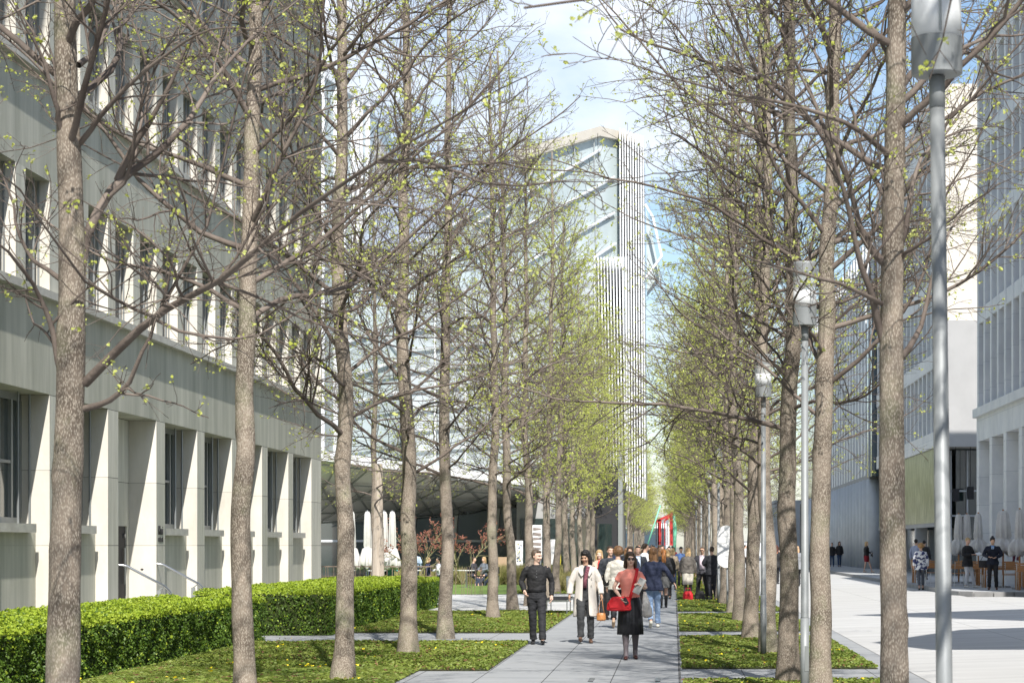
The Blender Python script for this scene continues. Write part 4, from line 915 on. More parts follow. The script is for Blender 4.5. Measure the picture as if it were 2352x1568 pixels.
# ---------------- people ----------------
MC = {}
def cm(c, rough=.85, c2=None, scale=6, bump=.15, bscale=60, **k):
    key = (tuple(c), rough, tuple(c2) if c2 else None, scale, bump)
    if key not in MC: MC[key] = mat('cloth_%d' % len(MC), c, rough, c2, scale, bump, bscale, bdist=.004, **k)
    return MC[key]
SK = mat('skin', (.62,.38,.28), .55, (.70,.45,.34), 7); SK2 = mat('skin_pale', (.70,.46,.36), .55, (.76,.53,.43), 7); SK3 = mat('skin_tan', (.56,.34,.23), .6, (.62,.39,.27), 7)
def hairm(c): return mat('hair', tuple(x*.8 for x in c), .45, tuple(min(1,x*1.5) for x in c), 9, .7, 45, stretch=(5,5,.6), bdist=.006)
HB, HD, HG, HBL, HGI = hairm((.05,.032,.02)), hairm((.012,.010,.009)), hairm((.085,.06,.042)), hairm((.42,.29,.15)), hairm((.30,.12,.035))
HC = hairm((.16,.085,.04)); LEATHER = cm((.05,.012,.01), .25, bump=0); BLK = cm((.016,.016,.018), .7); BLKS = cm((.012,.012,.014), .3, bump=0)
def lerp(a,b,t): return a+(b-a)*t
def person(label, x, Y, H, face=0.0, sex='f', z=0.0, vox=.012, skin=None, hair=('short',None), top=None, bottom=None, shoes=None,
           legs=None, arms=None, yaw=0.0, nod=0.0, group=None, hero=False, seated=False, build_=1.0, glasses=False):
    """local frame: faces -Y; side a = viewer's left when facing the camera (x<0), b = x>0"""
    s = H/1.75; t = thing('person', label, 'person', (x,Y,z), R(face), group, s)
    skin = skin or SK; m_ = sex == 'm'
    sw = (.185 if m_ else .160)*build_; hipw = .085; hipz = .93; shz = 1.405
    legs = legs or {}; arms = arms or {}
    J = {}
    for k_,sg in (('a',-1),('b',1)):
        an = legs.get(k_, (sg*.085,0,0)); kn = legs.get('k'+k_)     # ankle ground point (x, y, lift)
        ank = Vector((an[0],an[1],.085+an[2])); hip = Vector((sg*hipw,0,hipz))
        if kn is None:
            mid = (hip+ank)/2; d = (hip-ank).length; bend = math.sqrt(max(0,.428**2-(d/2)**2)); kn = mid+Vector((0,-bend,0)) if d < .856 else mid
        J['h'+k_], J['k'+k_], J['n'+k_] = hip, Vector(kn), ank
        ar = arms.get(k_, ((sg*(sw+.075), .02, 1.15), (sg*(sw+.085), -.06, .90)))
        J['s'+k_], J['e'+k_], J['w'+k_] = Vector((sg*sw,0,shz)), Vector(ar[0]), Vector(ar[1])
        J['hd'+k_] = ar[2] if len(ar) > 2 else None
    bl_ = build_
    b = B(); tk = .93 if top else 1
    b.loft([(q_[0],q_[1],q_[2],q_[3]*(tk if q_[2]<1.45 else 1),q_[4]*(tk if q_[2]<1.45 else 1)) for q_ in [(0,0,.80,.10*bl_,.09),(0,.0,.86,.155*bl_,.115*bl_),(0,.01,.93,.168*bl_,.12*bl_),(0,.0,1.04,.142*bl_,.105*bl_),(0,-.005,1.10,(.148 if m_ else .128)*bl_,.105*bl_),(0,-.01,1.22,.155*bl_,.115*bl_),(0,-.012,1.32,.168*bl_,.12*bl_),(0,0,1.40,.16*bl_,.10*bl_),(0,.005,1.44,.12*bl_,.08),(0,.005,1.475,.058,.057),(0,0,1.50,.053,.055),(0,-.012,1.57,.051,.056)]], 24)
    hc = Vector((0,-.02,1.635)); rot = Matrix.Rotation(R(yaw),3,'Z') @ Matrix.Rotation(R(nod),3,'X')
    def hp(v): return hc + rot @ Vector(v)
    b.ball(hp((0,.008,.022)), (.076,.094,.095), 18, 12, rot=rot); b.ball(hp((0,-.022,-.03)), (.062,.072,.082), 16, 10, rot=rot); b.ball(hp((0,-.052,-.085)), (.034,.034,.028), 12, 8, rot=rot)
    b.ball(hp((0,-.098,-.018)), (.012,.020,.024), 8, 6, rot=rot); b.ball(hp((0,-.108,-.032)), (.016,.014,.010), 8, 6, rot=rot)
    for q_ in (-1,1): b.ball(hp((q_*.076,.008,-.012)), (.010,.018,.030), 8, 6, rot=rot); b.ball(hp((q_*.040,-.078,-.028)), (.022,.018,.018), 8, 6, rot=rot)
    b.ball(hp((0,-.084,.030)), (.052,.016,.012), 10, 6, rot=rot)
    for k_,sg in (('a',-1),('b',1)):
        S_,E,W_ = J['s'+k_],J['e'+k_],J['w'+k_]; f = 1 if m_ else .86
        b.tube([S_,lerp(S_,E,.35),E,lerp(E,W_,.3),W_], [.040*f,.044*f,.037*f,.039*f,.025*f], 12, round_=True)
        H_,K,A = J['h'+k_],J['k'+k_],J['n'+k_]
        b.tube([H_,lerp(H_,K,.3),lerp(H_,K,.8),K,lerp(K,A,.28),lerp(K,A,.75),A], [.085*bl_,.082*bl_,.058,.053,.056,.036,.036], 14, round_=True)
        # hand: palm, four unequal bent fingers and a thumb from the side of the palm
        hd = Vector(J['hd'+k_]).normalized() if J['hd'+k_] else (W_-E).normalized()
        sd_ = Vector((0,-1,0)); sd_ = (sd_-hd*sd_.dot(hd)); sd_ = sd_.normalized() if sd_.length > .2 else Vector((1,0,0)); pn = hd.cross(sd_)*(-sg); cur = pn if pn.dot(Vector((-sg,0,0))) > 0 else -pn
        b.tube([W_, W_+hd*.03, W_+hd*.085], [.024*f,.034*f,.034*f], 10, flat=.5)
        if hero:
            for i_,(o_,l_) in enumerate(((.030,.062),(.010,.072),(-.010,.066),(-.028,.052))):
                r0_ = W_+hd*.085+sd_*o_*f; p1 = r0_+(hd+cur*.25)*l_*.5; p2 = p1+(hd*.75+cur*.75)*l_*.34; p3 = p2+(hd*.4+cur)*l_*.26
                b.tube([W_+hd*.06+sd_*o_*f*.8,r0_,p1,p2,p3], [.010,.0098,.0088,.008,.007], 8, round_=True)
            th = W_+hd*.03+sd_*.028; b.tube([th, th+(hd+sd_*.9)*.03, th+(hd*1.3+sd_*.8+cur*.4)*.045], [.012,.0105,.008], 8, round_=True)
        else:
            b.tube([W_+hd*.08, W_+hd*.12+cur*.01, W_+hd*.15+cur*.035], [.030*f,.026*f,.014*f], 8, flat=.5, round_=True)
            th = W_+hd*.03+sd_*.026; b.tube([th, th+(hd+sd_*.6)*.05], [.012,.009], 6, round_=True)
        # foot
        fw = Vector((0,-1,0)); lift = legs.get('t'+k_, 0)
        toe = A + Vector((sg*.012,-.15*math.cos(lift),-.055+.15*math.sin(lift))); heel = A+Vector((0,.045,-.045))
        b.tube([heel,A+Vector((0,-.04,-.045)),toe],[.032,.034,.026],10,flat=.8,round_=True)
        J['toe'+k_], J['heel'+k_] = toe, heel
    body = b.build('body', skin, t, True); remesh(body, vox, 2)
    # face
    if vox < .013:
        fb = B()
        for q_ in (-1,1): fb.ball(hp((q_*.031,-.083,.006)), (.013,.008,.007), 8, 6, rot=rot)
        fb.build('eyes', mat('eye_dark',(.03,.02,.02),.3) if 'eye' not in MC else MC['eye'], t, True)
        fb = B(); fb.ball(hp((0,-.094,-.058)), (.022,.006,.0065), 8, 6, rot=rot); fb.build('lips', cm((.38,.10,.09),.5,bump=0), t, True)
        if hair[1] is not None:
            fb = B()
            for q_ in (-1,1): fb.ball(hp((q_*.033,-.090,.028)), (.018,.004,.0035), 8, 5, rot=rot)
            fb.build('eyebrows', hair[1], t)
    if glasses:
        fb = B()
        for q_ in (-1,1): fb.ball(hp((q_*.032,-.098,.004)), (.028,.008,.021), 12, 8, rot=rot)
        fb.tube([hp((-.06,-.09,.010)),hp((-.078,0,.010))],.003,6); fb.tube([hp((.06,-.09,.010)),hp((.078,0,.010))],.003,6); fb.tube([hp((-.03,-.104,.012)),hp((.03,-.104,.012))],.003,6)
        fb.build('sunglasses', mat('dark_lens',(.02,.012,.012),.08,spec=1), t, True)
    # hair
    st, hm = hair
    if hm is not None:
        hb = B(); big = {'short':.0,'curly':.028,'bob':.012,'long':.012,'bun':.006,'pony':.006,'longback':.012,'cap':.01,'wavy':.02}[st]
        hb.ball(hp((0,.022,.040)), (.082+big,.094+big,.086+big), 18, 12, rot=rot)
        hb.ball(hp((0,-.052,.088)), (.058+big*.5,.036,.024+big*.4), 12, 8, rot=rot)
        for q_ in (-1,1): hb.ball(hp((q_*(.064+big*.6),.020,.012)), (.020+big*.4,.046,.050+big*.5), 10, 8, rot=rot)
        if st == 'short': hb.ball(hp((0,.066,-.012)), (.058,.034,.05), 10, 8, rot=rot)
        if st == 'curly':
            r_ = random.Random(4)
            for i_ in range(60):
                a = r_.uniform(0,6.28); e = r_.uniform(-.5,1.4); v = Vector((math.cos(a)*math.cos(e)*.105, .025+abs(math.sin(a))*math.cos(e)*.105-.02, .025+math.sin(e)*.10))
                hb.ball(hp(v), r_.uniform(.018,.032), 8, 6)
        if st in ('bob','wavy','long','longback'):
            low = {'bob':-.115,'wavy':-.19,'long':-.20,'longback':-.42}[st]
            for q_ in (-1,1):
                if st in ('long','longback'): hb.tube([hp((q_*.070,.0,.03)),hp((q_*.080,-.005,-.05)),hp((q_*.082,-.0,-.12)),hp((q_*.080,.0,max(low,-.21)))],[.020,.026,.026,.014],10,round_=True)
                else: hb.tube([hp((q_*.074,-.005,.03)),hp((q_*.084,-.01,-.04)),hp((q_*.092,-.014,max(low,-.13)))],[.024,.030,.020],10,round_=True)
            hb.loft([tuple(hp((0,.055,.03)))+(.085,.05),tuple(hp((0,.066,-.05)))+(.098,.046),tuple(hp((0,.072,low*.6)))+(.096,.042),tuple(hp((0,.080,low)))+(.080,.028)], 18)
            if st in ('bob','wavy'):
                r_ = random.Random(2)
                for i_ in range(16): a = math.pi*i_/15; hb.ball(hp((math.cos(a)*.096,.03+math.sin(a)*.075,low+r_.uniform(-.02,.02))), (.022,.022,.026), 8, 6)
        if st == 'bun': hb.ball(hp((0,.05,.125)), (.045,.045,.035), 12, 8)
        if st == 'pony':
            hb.ball(hp((0,.088,.05)), (.05,.035,.045), 10, 8); c_ = [hp((0,.10,.03)),hp((.0,.13,-.06)),hp((0,.135,-.2)),hp((0,.125,-.36)),hp((0,.115,-.44))]
            hb.tube(c_,[.045,.062,.072,.055,.02],12,flat=.55,round_=True)
        o = hb.build('hair', hm, t, True); remesh(o, max(.008,vox*.9), 1, disp=.006 if st != 'curly' else .010, dscale=30 if st != 'curly' else 45, zs=.35 if st != 'curly' else 1)
    # trousers, skirt, tights
    dd = .011 if vox < .02 else .006
    if bottom:
        kd, bm = bottom[0], bottom[1]
        b = B()
        if kd in ('trousers','jeans','cropped'):
            fl = {'trousers':1.0,'jeans':.92,'cropped':.9}[kd]
            b.loft([(0,0,.80,.12*bl_,.105),(0,.0,.86,.170*bl_,.128*bl_),(0,.01,.94,.178*bl_,.132*bl_),(0,.0,1.03,.155*bl_,.118*bl_)], 24)
            for k_ in 'ab':
                H_,K,A = J['h'+k_],J['k'+k_],J['n'+k_]; en = .78 if kd=='cropped' else .97
                b.tube([H_,lerp(H_,K,.3),lerp(H_,K,.8),K,lerp(K,A,.3),lerp(K,A,.7),lerp(K,A,en)], [.096*bl_,.097*bl_*fl,.078*fl,.072*fl,.070*fl,.063*fl,.068*fl], 16)
            nm_ = 'trousers'
        elif kd == 'skirt':
            lo_ = bottom[2]; w_ = bottom[3] if len(bottom) > 3 else .19; cx = (J['ka'].x+J['kb'].x)/2
            b.loft([(0,.0,1.05,.14*bl_,.112),(0,0,.96,.178*bl_,.138),(0,-.005,.86,.186*bl_+.004,.145),(0,-.01,lerp(.86,lo_,.5),lerp(.19,w_,.5),lerp(.15,w_*.85,.5)),(0,-.015,lo_,w_,w_*.85)][::-1], 60, fn=(lambda a,u: 1+.05*math.sin(a*19)*(1-u)**.7) if len(bottom) > 4 else None)
            nm_ = 'skirt'
        o = b.build(nm_, bm, t, True)
        if not (kd=='skirt' and len(bottom) > 4): remesh(o, vox, 2, disp=dd, dscale=9, zs=1.6, seed=x)
        if kd == 'skirt' and len(bottom) > 5:      # tights
            b = B()
            for k_ in 'ab':
                K,A = J['k'+k_],J['n'+k_]; b.tube([lerp(J['h'+k_],K,.6),K,lerp(K,A,.28),lerp(K,A,.75),A,A+Vector((0,-.06,-.04))], [.068,.057,.060,.041,.040,.036], 14, round_=True)
            b.build('tights', bottom[5], t, True)
    # shoes
    if shoes:
        kd, sm_ = shoes[0], shoes[1]
        for k_ in 'ab':
            A,toe,heel = J['n'+k_],J['toe'+k_],J['heel'+k_]; b = B()
            b.tube([heel+Vector((0,.004,-.004)),A+Vector((0,-.04,-.042)),lerp(A,toe,.8)+Vector((0,0,-.012)),toe],[.038,.041,.040,.027],12,flat=.85,round_=True)
            if kd == 'boot': b.tube([A+Vector((0,0,-.03)),A+Vector((0,0,.10)),lerp(A,J['k'+k_],.72)],[.044,.048,.062],12)
            if kd == 'heel': b.tube([heel+Vector((0,.012,.0)),heel+Vector((0,.018,-.045))],[.022,.012],8)
            if kd == 'shoe': b.tube([A+Vector((0,.0,-.035)),A+Vector((0,.003,.0))],[.040,.039],12)
            o = b.build('shoe', sm_, t, True); remesh(o, min(vox,.012), 1)
    # tops
    if top:
        kd, tm = top[0], top[1]; hem = top[2]; slv = top[3] if len(top) > 3 else 'long'; g = {'tee':.008,'shirt':.018,'jacket':.028,'coat':.034}[kd]*(1.0)
        b = B(); fl_ = .0
        rg = [(0,0,z_,(rx+g)*bl_,(ry+g)*bl_) for z_,rx,ry in ((1.44,.118,.082),(1.40,.158,.10),(1.32,.170,.122),(1.22,.158,.118),(1.10,(.150 if m_ else .136),.108),(1.02,.150,.112),(.94,.172,.128)) if z_ > hem+.03]
        if hem < .90: rg += [(0,0,lerp(.94,hem,u),(.176+g+ (.05 if kd=='coat' else .012)*u)*bl_,(.132+g+(.04 if kd=='coat' else .012)*u)*bl_) for u in (.35,.7,1)]
        else:
            l_ = rg[-1]; rg += [(0,0,hem,l_[3]+.008,l_[4]+.006)]
        rg = [(0,.005,1.478,.066+g*.3,.064+g*.3)]+rg
        b.loft(rg[::-1], 30)
        for k_,sg in (('a',-1),('b',1)):
            S_,E,W_ = J['s'+k_],J['e'+k_],J['w'+k_]; f = (1 if m_ else .9); c_ = g*.9
            if slv == 'short': b.tube([S_+Vector((-sg*.05,0,0)),S_+Vector((-sg*.01,0,-.012)),lerp(S_,E,.5)],[.045*f+c_,.057*f+c_,.056*f+c_],14)
            elif slv == 'half': b.tube([S_+Vector((-sg*.03,0,.0)),S_,E,lerp(E,W_,.45)],[.060*f+c_,.060*f+c_,.046*f+c_,.046*f+c_],14)
            elif slv == 'none': b.tube([S_+Vector((-sg*.05,0,0)),S_],[.05,.055],10)
            else: b.tube([S_+Vector((-sg*.05,0,.0)),S_+Vector((-sg*.01,0,-.012)),lerp(S_,E,.4),E,lerp(E,W_,.4),lerp(E,W_,.97)],[.040*f+c_,.050*f+c_,.046*f+c_,.040*f+c_,.038*f+c_*.9,.032*f+c_*.9],14)
        o = b.build({'tee':'top','shirt':'shirt','jacket':'jacket','coat':'coat'}[kd], tm, t, True); remesh(o, vox, 2, disp=dd*(1.2 if kd!='tee' else .6), dscale=8, zs=1.4, seed=Y)
        if kd == 'shirt':
            b = B()
            for q_ in (-1,1): b.prism([(q_*.008,-.070,1.462),(q_*.062,-.040,1.485),(q_*.070,-.052,1.455),(q_*.040,-.100,1.425)],(0,-.006,.003))
            b.build('collar', tm, o)
    t['_j'] = 0
    del t['_j']
    return t, J, hp
def strip(name, pts, wd, m, parent, th=.004, nrm=None):
    """a flat band following pts, facing outwards from the body"""
    b = B(); pts = [Vector(p) for p in pts]; v = []
    for i,p in enumerate(pts):
        t_ = (pts[min(i+1,len(pts)-1)]-pts[max(i-1,0)]).normalized(); n = Vector(nrm[i] if nrm else (0,-1,0)).normalized(); u = t_.cross(n).normalized()*wd/2
        v += [p-u, p+u, p+u+n*th, p-u+n*th]
    f = [(i*4+j, i*4+(j+1)%4, i*4+4+(j+1)%4, i*4+4+j) for i in range(len(pts)-1) for j in range(4)]+[(3,2,1,0),tuple(len(v)-4+j for j in range(4))]
    b.add(v,f); return b.build(name, m, parent, True)
def item(name, label, cat, person_, loc, rz=0):      # a held thing: placed in world where the person's local point is
    s = person_.scale[0]; M4 = Matrix.Translation(person_.location) @ Matrix.Rotation(person_.rotation_euler.z,4,'Z') @ Matrix.Scale(s,4)
    t = thing(name, label, cat, M4 @ Vector(loc), person_.rotation_euler.z+rz, None, s); return t
# 1 woman in coral
p,J,hp = person('woman in sunglasses, coral short sleeved top and black pleated skirt, walking towards the camera', -.69, 35.8, 1.69, 3, hero=True, vox=.0085,
  hair=('bob',HB), top=('tee', cm((.92,.30,.24), c2=(.95,.36,.29)), .93, 'short'), bottom=('skirt', cm((.014,.014,.018), .42, bump=.1), .41, .212, 1, cm((.13,.11,.12),.6)),
  shoes=('heel', LEATHER), legs={'a':(-.075,-.15,0),'b':(.085,.13,0),'tb':.0}, arms={'a':((-.27,.02,1.17),(-.165,-.17,1.02),(.5,-.4,-.75)),'b':((.255,.02,1.16),(.185,-.21,1.20),(-.75,-.45,.4))}, glasses=True, yaw=4, nod=-2, skin=SK2)
RED = cm((.62,.012,.02), .6, c2=(.70,.03,.04))
bag = item('shoulder_bag', 'bright red shoulder bag on a wide strap across the woman in coral', 'bag', p, (-.19,-.16,.92))
b = B(); b.loft([(0,0,-.12,.17,.05),(0,0,-.10,.20,.065),(0,0,.0,.19,.065),(.03,0,.09,.15,.05),(.03,0,.11,.13,.035)], 28, fn=lambda a,u: 1+.16*abs(math.cos(a))*abs(math.sin(a))); o = b.build('body', RED, bag, True); remesh(o,.008,2,.006,12)
b = B(); b.prism([(-.17,-.068,.02),(.15,-.066,.05),(.16,-.062,-.06),(-.15,-.07,-.075)],(0,-.008,0)); b.build('flap', RED, bag)
strip('strap', [(.17,0,.05),(.20,-.02,.16),(.235,-.02,.30),(.28,-.02,.46),(.30,.06,.565),(.26,.15,.56),(.12,.27,.40),(0,.30,.25)], .05, RED, bag, nrm=[(0,-1,0),(0,-1,0),(0,-1,.1),(0,-1,.3),(0,-.2,1),(0,.6,.8),(0,1,.1),(0,1,0)])
bk_ = item('laptop', 'thin white tablet or folder held at the coral woman\'s chest', 'folder', p, (.14,-.26,1.20)); b = B(); b.box(-.055,.055,-.010,.010,-.13,.13); o = b.build('cover', mat('folder_grey',(.42,.42,.41),.5), bk_); o.rotation_euler = (R(-12),R(26),R(-20))
b = B(); b.box(-.060,-.0555,-.012,.012,-.132,.132); b.box(-.06,.058,-.012,.012,.131,.138); o2 = b.build('edge', M['white'], bk_); o2.rotation_euler = o.rotation_euler
ph = item('phone', 'dark phone in the right hand of the woman in coral', 'phone', p, (-.085,-.235,.96)); b = B(); b.box(-.035,.035,-.005,.005,-.06,.06); o = b.build('case', BLKS, ph); o.rotation_euler = (R(-20),R(-30),0)
pbg = item('carrier_bag', 'crumpled translucent plastic bag hanging from the coral woman\'s left wrist', 'plastic bag', p, (.27,-.12,.86))
PL = mat('thin_plastic', (.78,.78,.78), .18, (.62,.60,.58), 9, .8, 26, trans=.5, alpha=.78); b = B(); b.loft([(0,0,-.17,.05,.04),(0,0,-.14,.085,.065),(0,0,-.03,.08,.06),(-.02,-.01,.10,.055,.04),(-.04,-.03,.25,.025,.02)], 26, fn=lambda a,u: 1+.14*math.sin(a*9+u*5)); o = b.build('body', PL, pbg, True); remesh(o,.008,1,.007,20)
b = B(); b.ball((0,0,-.12),(.06,.045,.035)); b.build('contents', cm((.5,.25,.12),.7,c2=(.7,.6,.5),scale=20), pbg, True)
b = B(); [b.box(-.013*i-.01,-.013*i-.004,-.155,-.15,1.06,1.065) for i in range(2)]
# 2 man in black
p,J,hp = person('man in black shirt and trousers, head turned, at the left edge of the walk', -2.50, 41.2, 1.72, 4, sex='m', hero=True, vox=.0095, build_=1.04,
  hair=('short',HG), top=('shirt', cm((.016,.016,.018), .75), .985), bottom=('trousers', cm((.020,.021,.025), .8)), shoes=('shoe', BLKS), legs={'a':(-.06,.10,0),'b':(.11,-.22,0),'tb':.25},
  arms={'a':((-.285,.03,1.16),(-.225,-.13,.99),(.2,-.5,-.6)),'b':((.285,.04,1.15),(.275,-.04,.90))}, yaw=52, nod=8, skin=SK2)
b = B(); b.loft([(0,0,.985,.186,.146),(0,0,1.02,.184,.144)],30); b.box(-.02,.03,-.152,-.143,.985,1.02); b.build('belt', BLKS, p)
b = B(); [b.ball((0,-.155-.002*i,1.36-.055*i),.006,6,5) for i in range(3)]; b.build('buttons', M['steel'], p)
# 3 woman in cream coat
p,J,hp = person('dark haired woman in an open knee length cream coat looking down, carrying a tan handbag', -1.63, 41.7, 1.70, 2, hero=True, vox=.0095, yaw=-22, nod=20,
  hair=('long',HD), top=('tee', cm((.03,.03,.035)), .98, 'short'), bottom=('trousers', cm((.045,.047,.05))), shoes=('heel', cm((.16,.09,.06),.4)), legs={'a':(-.09,-.20,.03),'b':(.10,.06,0),'ta':.35}, skin=SK3,
  arms={'a':((-.27,.02,1.16),(-.30,-.02,.93)),'b':((.27,.03,1.16),(.30,-.05,.93))})
CR = cm((.62,.58,.53), .9, c2=(.68,.64,.59)); n = 40
def open_coat(p, J, m, hem, gap0, gap1, w1=.24, d1=.18, f=.92, th=.014):
    rs = [(1.475,.072,.070),(1.445,.135,.095),(1.40,.186,.128),(1.30,.196,.150),(1.15,.182,.145),(1.0,.196,.155),(.85,.21,.165),(.7,.22,.172),(hem,w1,d1)]; v=[]; N_=44
    for i,(z_,rx,ry) in enumerate(rs):
        u = i/(len(rs)-1); g = lerp(gap0,gap1,u)
        for j in range(N_):
            a = -math.pi/2+g+(2*math.pi-2*g)*j/(N_-1); q_ = 1+.022*math.sin(a*6+1)*u+.012*math.sin(a*11)*u
            v.append((math.cos(a)*rx*q_, math.sin(a)*ry*q_, z_+.006*math.sin(a*3)*u))
    f_ = [(i*N_+j,(i+1)*N_+j,(i+1)*N_+j+1,i*N_+j+1) for i in range(len(rs)-1) for j in range(N_-1)]
    o = mk('coat', v, f_, m, p, True); so_ = o.modifiers.new('t','SOLIDIFY'); so_.thickness = th; sb_ = o.modifiers.new('s','SUBSURF'); sb_.levels = 1; sb_.render_levels = 1
    for k_,sg in (('a',-1),('b',1)):
        b = B(); S_,E,W_ = J['s'+k_],J['e'+k_],J['w'+k_]; b.tube([S_+Vector((-sg*.045,0,0)),S_+Vector((-sg*.01,0,-.012)),lerp(S_,E,.5),E,lerp(E,W_,.5),lerp(E,W_,.98)],[.058*f,.076*f,.078*f,.070*f,.066*f,.062*f],18); q_ = b.build('sleeve', m, o, True); remesh(q_,.011,2,.009,8)
    for sg in (-1,1):
        x0 = .03+sg*0; b = B(); b.prism([(sg*.045,-.10,1.49),(sg*.115,-.075,1.475),(sg*.130,-.145,1.36),(sg*.075,-.172,1.27),(sg*.040,-.155,1.30)],(0,-.012,0)); b.build('lapel', m, o)
    return o
o = open_coat(p,J,CR,.50,.22,.30); 
b = B()
for z_ in (1.24,1.10): b.ball((.115,-.152 if z_>1.2 else -.150,z_),(.014,.006,.014),10,6)
b.build('buttons', cm((.5,.46,.4)), o, True)
strip('scarf', [(.055,-.11,1.46),(.03,-.155,1.36),(-.005,-.165,1.2),(-.012,-.155,1.05)], .07, cm((.10,.02,.035),c2=(.3,.12,.15),scale=40), p, .012)
hbg = item('handbag', 'small tan leather handbag held low by the woman in the cream coat', 'bag', p, (.30,-.07,.52)); TAN = cm((.50,.20,.06),.4,c2=(.58,.26,.09))
b = B(); b.loft([(0,0,-.09,.075,.035),(0,0,-.07,.09,.05),(0,0,.02,.085,.045),(0,0,.06,.078,.03)],24); o = b.build('body', TAN, hbg, True); remesh(o,.008,2,.004,14)
for yy in (-.03,.03): b = B(); b.tube([(-.06,yy,.05),(-.045,yy*.7,.15),(-.01,0,.32),(.015,0,.32),(.035,yy*.7,.15),(.06,yy,.05)],.0055,6); b.build('handle', TAN, hbg, True)
# 4 woman beige coat, red top
p,J,hp = person('fair haired woman in beige coat and red top, behind the woman in cream', -1.88, 57, 1.68, 0, vox=.013, hair=('long',HBL), top=('tee', cm((.70,.06,.05)), .98,'short'), bottom=('trousers', BLK), shoes=('shoe', BLKS), legs={'a':(-.08,.12,0),'b':(.08,-.2,0)}, skin=SK2)
open_coat(p,J,cm((.52,.42,.33)),.62,.25,.34)
# 5 woman in white jacket, back
p,J,hp = person('woman with bushy curly brown hair in a white jacket and black trousers, seen from behind', -1.22, 49.3, 1.76, 178, vox=.0115, hair=('curly',HC), top=('jacket', cm((.74,.70,.62)), .84), bottom=('trousers', BLK), shoes=('heel', cm((.45,.33,.22),.5)), legs={'a':(-.08,-.18,0),'b':(.08,.22,.12),'tb':-.9}, yaw=28)
pu = item('handbag', 'shiny black shoulder bag on the left arm of the curly haired woman', 'bag', p, (.27,-.02,1.07)); b = B(); b.loft([(0,0,-.16,.06,.03),(0,0,-.12,.10,.055),(0,0,.0,.09,.055),(0,0,.10,.06,.04)],20); o = b.build('body', cm((.012,.012,.012),.15,bump=0), pu, True); remesh(o,.011,1,.012,16)
b = B(); b.tube([(-.03,.03,.08),(-.05,.04,.24),(-.10,.06,.38),(-.09,-.05,.385),(-.05,-.05,.24),(-.0,-.04,.08)],.011,6); b.build('strap', BLKS, pu, True)
# 6 navy blazer
p,J,hp = person('auburn haired woman in a navy blazer and light blue jeans, seen from behind', -.45, 49.6, 1.74, 182, vox=.0115, hair=('wavy',HC), top=('jacket', cm((.018,.025,.055)), .82), bottom=('jeans', cm((.20,.30,.48), c2=(.30,.40,.56), scale=4)), shoes=('shoe', cm((.6,.58,.5))),
  legs={'a':(-.10,-.16,0),'b':(.06,.24,.08),'tb':-.9}, arms={'a':((-.33,.09,1.20),(-.45,.12,.99)),'b':((.26,.0,1.15),(.24,-.15,.95))}, build_=1.05)
# 7 long ginger hair
p,J,hp = person('woman with very long ginger hair in a grey dress and black boots, seen from behind', -.30, 65.4, 1.68, 184, vox=.014, hair=('pony',HGI), top=('jacket', BLK, .95), bottom=('skirt', cm((.12,.12,.12)), .60, .20), shoes=('boot', BLKS), legs={'a':(-.08,-.1,0),'b':(.08,.12,0)})
p,J,hp = person('blonde woman in a black dress coat with a long flared hem, further up the walk', -.22, 76, 1.66, 180, vox=.016, hair=('bob',HBL), top=('coat', BLK, .52), bottom=('trousers', BLK), shoes=('shoe',BLKS))
# 8.. people behind the front row
p,_,_ = person('man in a white shirt turned to the right behind the woman in coral', P(1481,1260,70).x, 70, 1.86, 120, 'm', vox=.015, hair=('short',HB), top=('shirt', cm((.78,.78,.80)), .97), bottom=('trousers', BLK), shoes=('shoe',BLKS))
p,_,_ = person('man in dark suit and pale blue shirt, facing forward behind the woman in coral', P(1465,1260,66).x, 66, 1.78, 5, 'm', vox=.014, hair=('short',HD), top=('jacket', cm((.03,.035,.045)), .84), bottom=('trousers', BLK), shoes=('shoe',BLKS))
strip('shirt_front', [(0,-.130,1.46),(0,-.158,1.36),(0,-.162,1.2),(0,-.152,1.06)], .13, cm((.55,.65,.8)), p, .014)
p,_,_ = person('smiling dark haired woman whose head shows above the woman in coral', P(1447,1260,62).x, 62, 1.76, 0, vox=.014, hair=('long',HB), top=('jacket', cm((.03,.04,.07)), .84), bottom=('trousers', BLK), shoes=('shoe',BLKS), skin=SK)
p,_,_ = person('man in a dark jacket mostly hidden behind the curly haired woman', P(1401,1260,55).x, 55, 1.78, 20, 'm', vox=.014, hair=('short',HB), top=('jacket', cm((.04,.045,.055)), .84), bottom=('trousers', BLK), shoes=('shoe',BLKS))
# group on the right bed
p,_,_ = person('blonde woman in a grey tweed jacket and cream skirt with her back to the camera', .46, 74.9, 1.72, 176, vox=.015, hair=('long',HBL), top=('jacket', cm((.10,.09,.08), c2=(.16,.145,.13), scale=30), .90), bottom=('skirt', cm((.66,.62,.54)), .52, .165, 1, cm((.06,.05,.05),.6)), shoes=('heel',BLKS), yaw=10)
p,_,_ = person('man in sunglasses with a dark open jacket and pale pink shirt facing the camera', .95, 76, 1.75, -4, 'm', vox=.014, hair=('short',HG), top=('jacket', cm((.05,.05,.06)), .84), bottom=('trousers', BLK), shoes=('shoe',BLKS), glasses=True, legs={'a':(-.17,0,0),'b':(.17,.05,0)}, arms={'a':((-.33,.06,1.18),(-.22,-.02,.96)),'b':((.33,.06,1.18),(.22,-.02,.96))}, skin=SK3)
strip('shirt_front', [(0,-.130,1.47),(0,-.158,1.38),(0,-.165,1.2),(0,-.155,1.0)], .16, cm((.72,.62,.70)), p, .014)
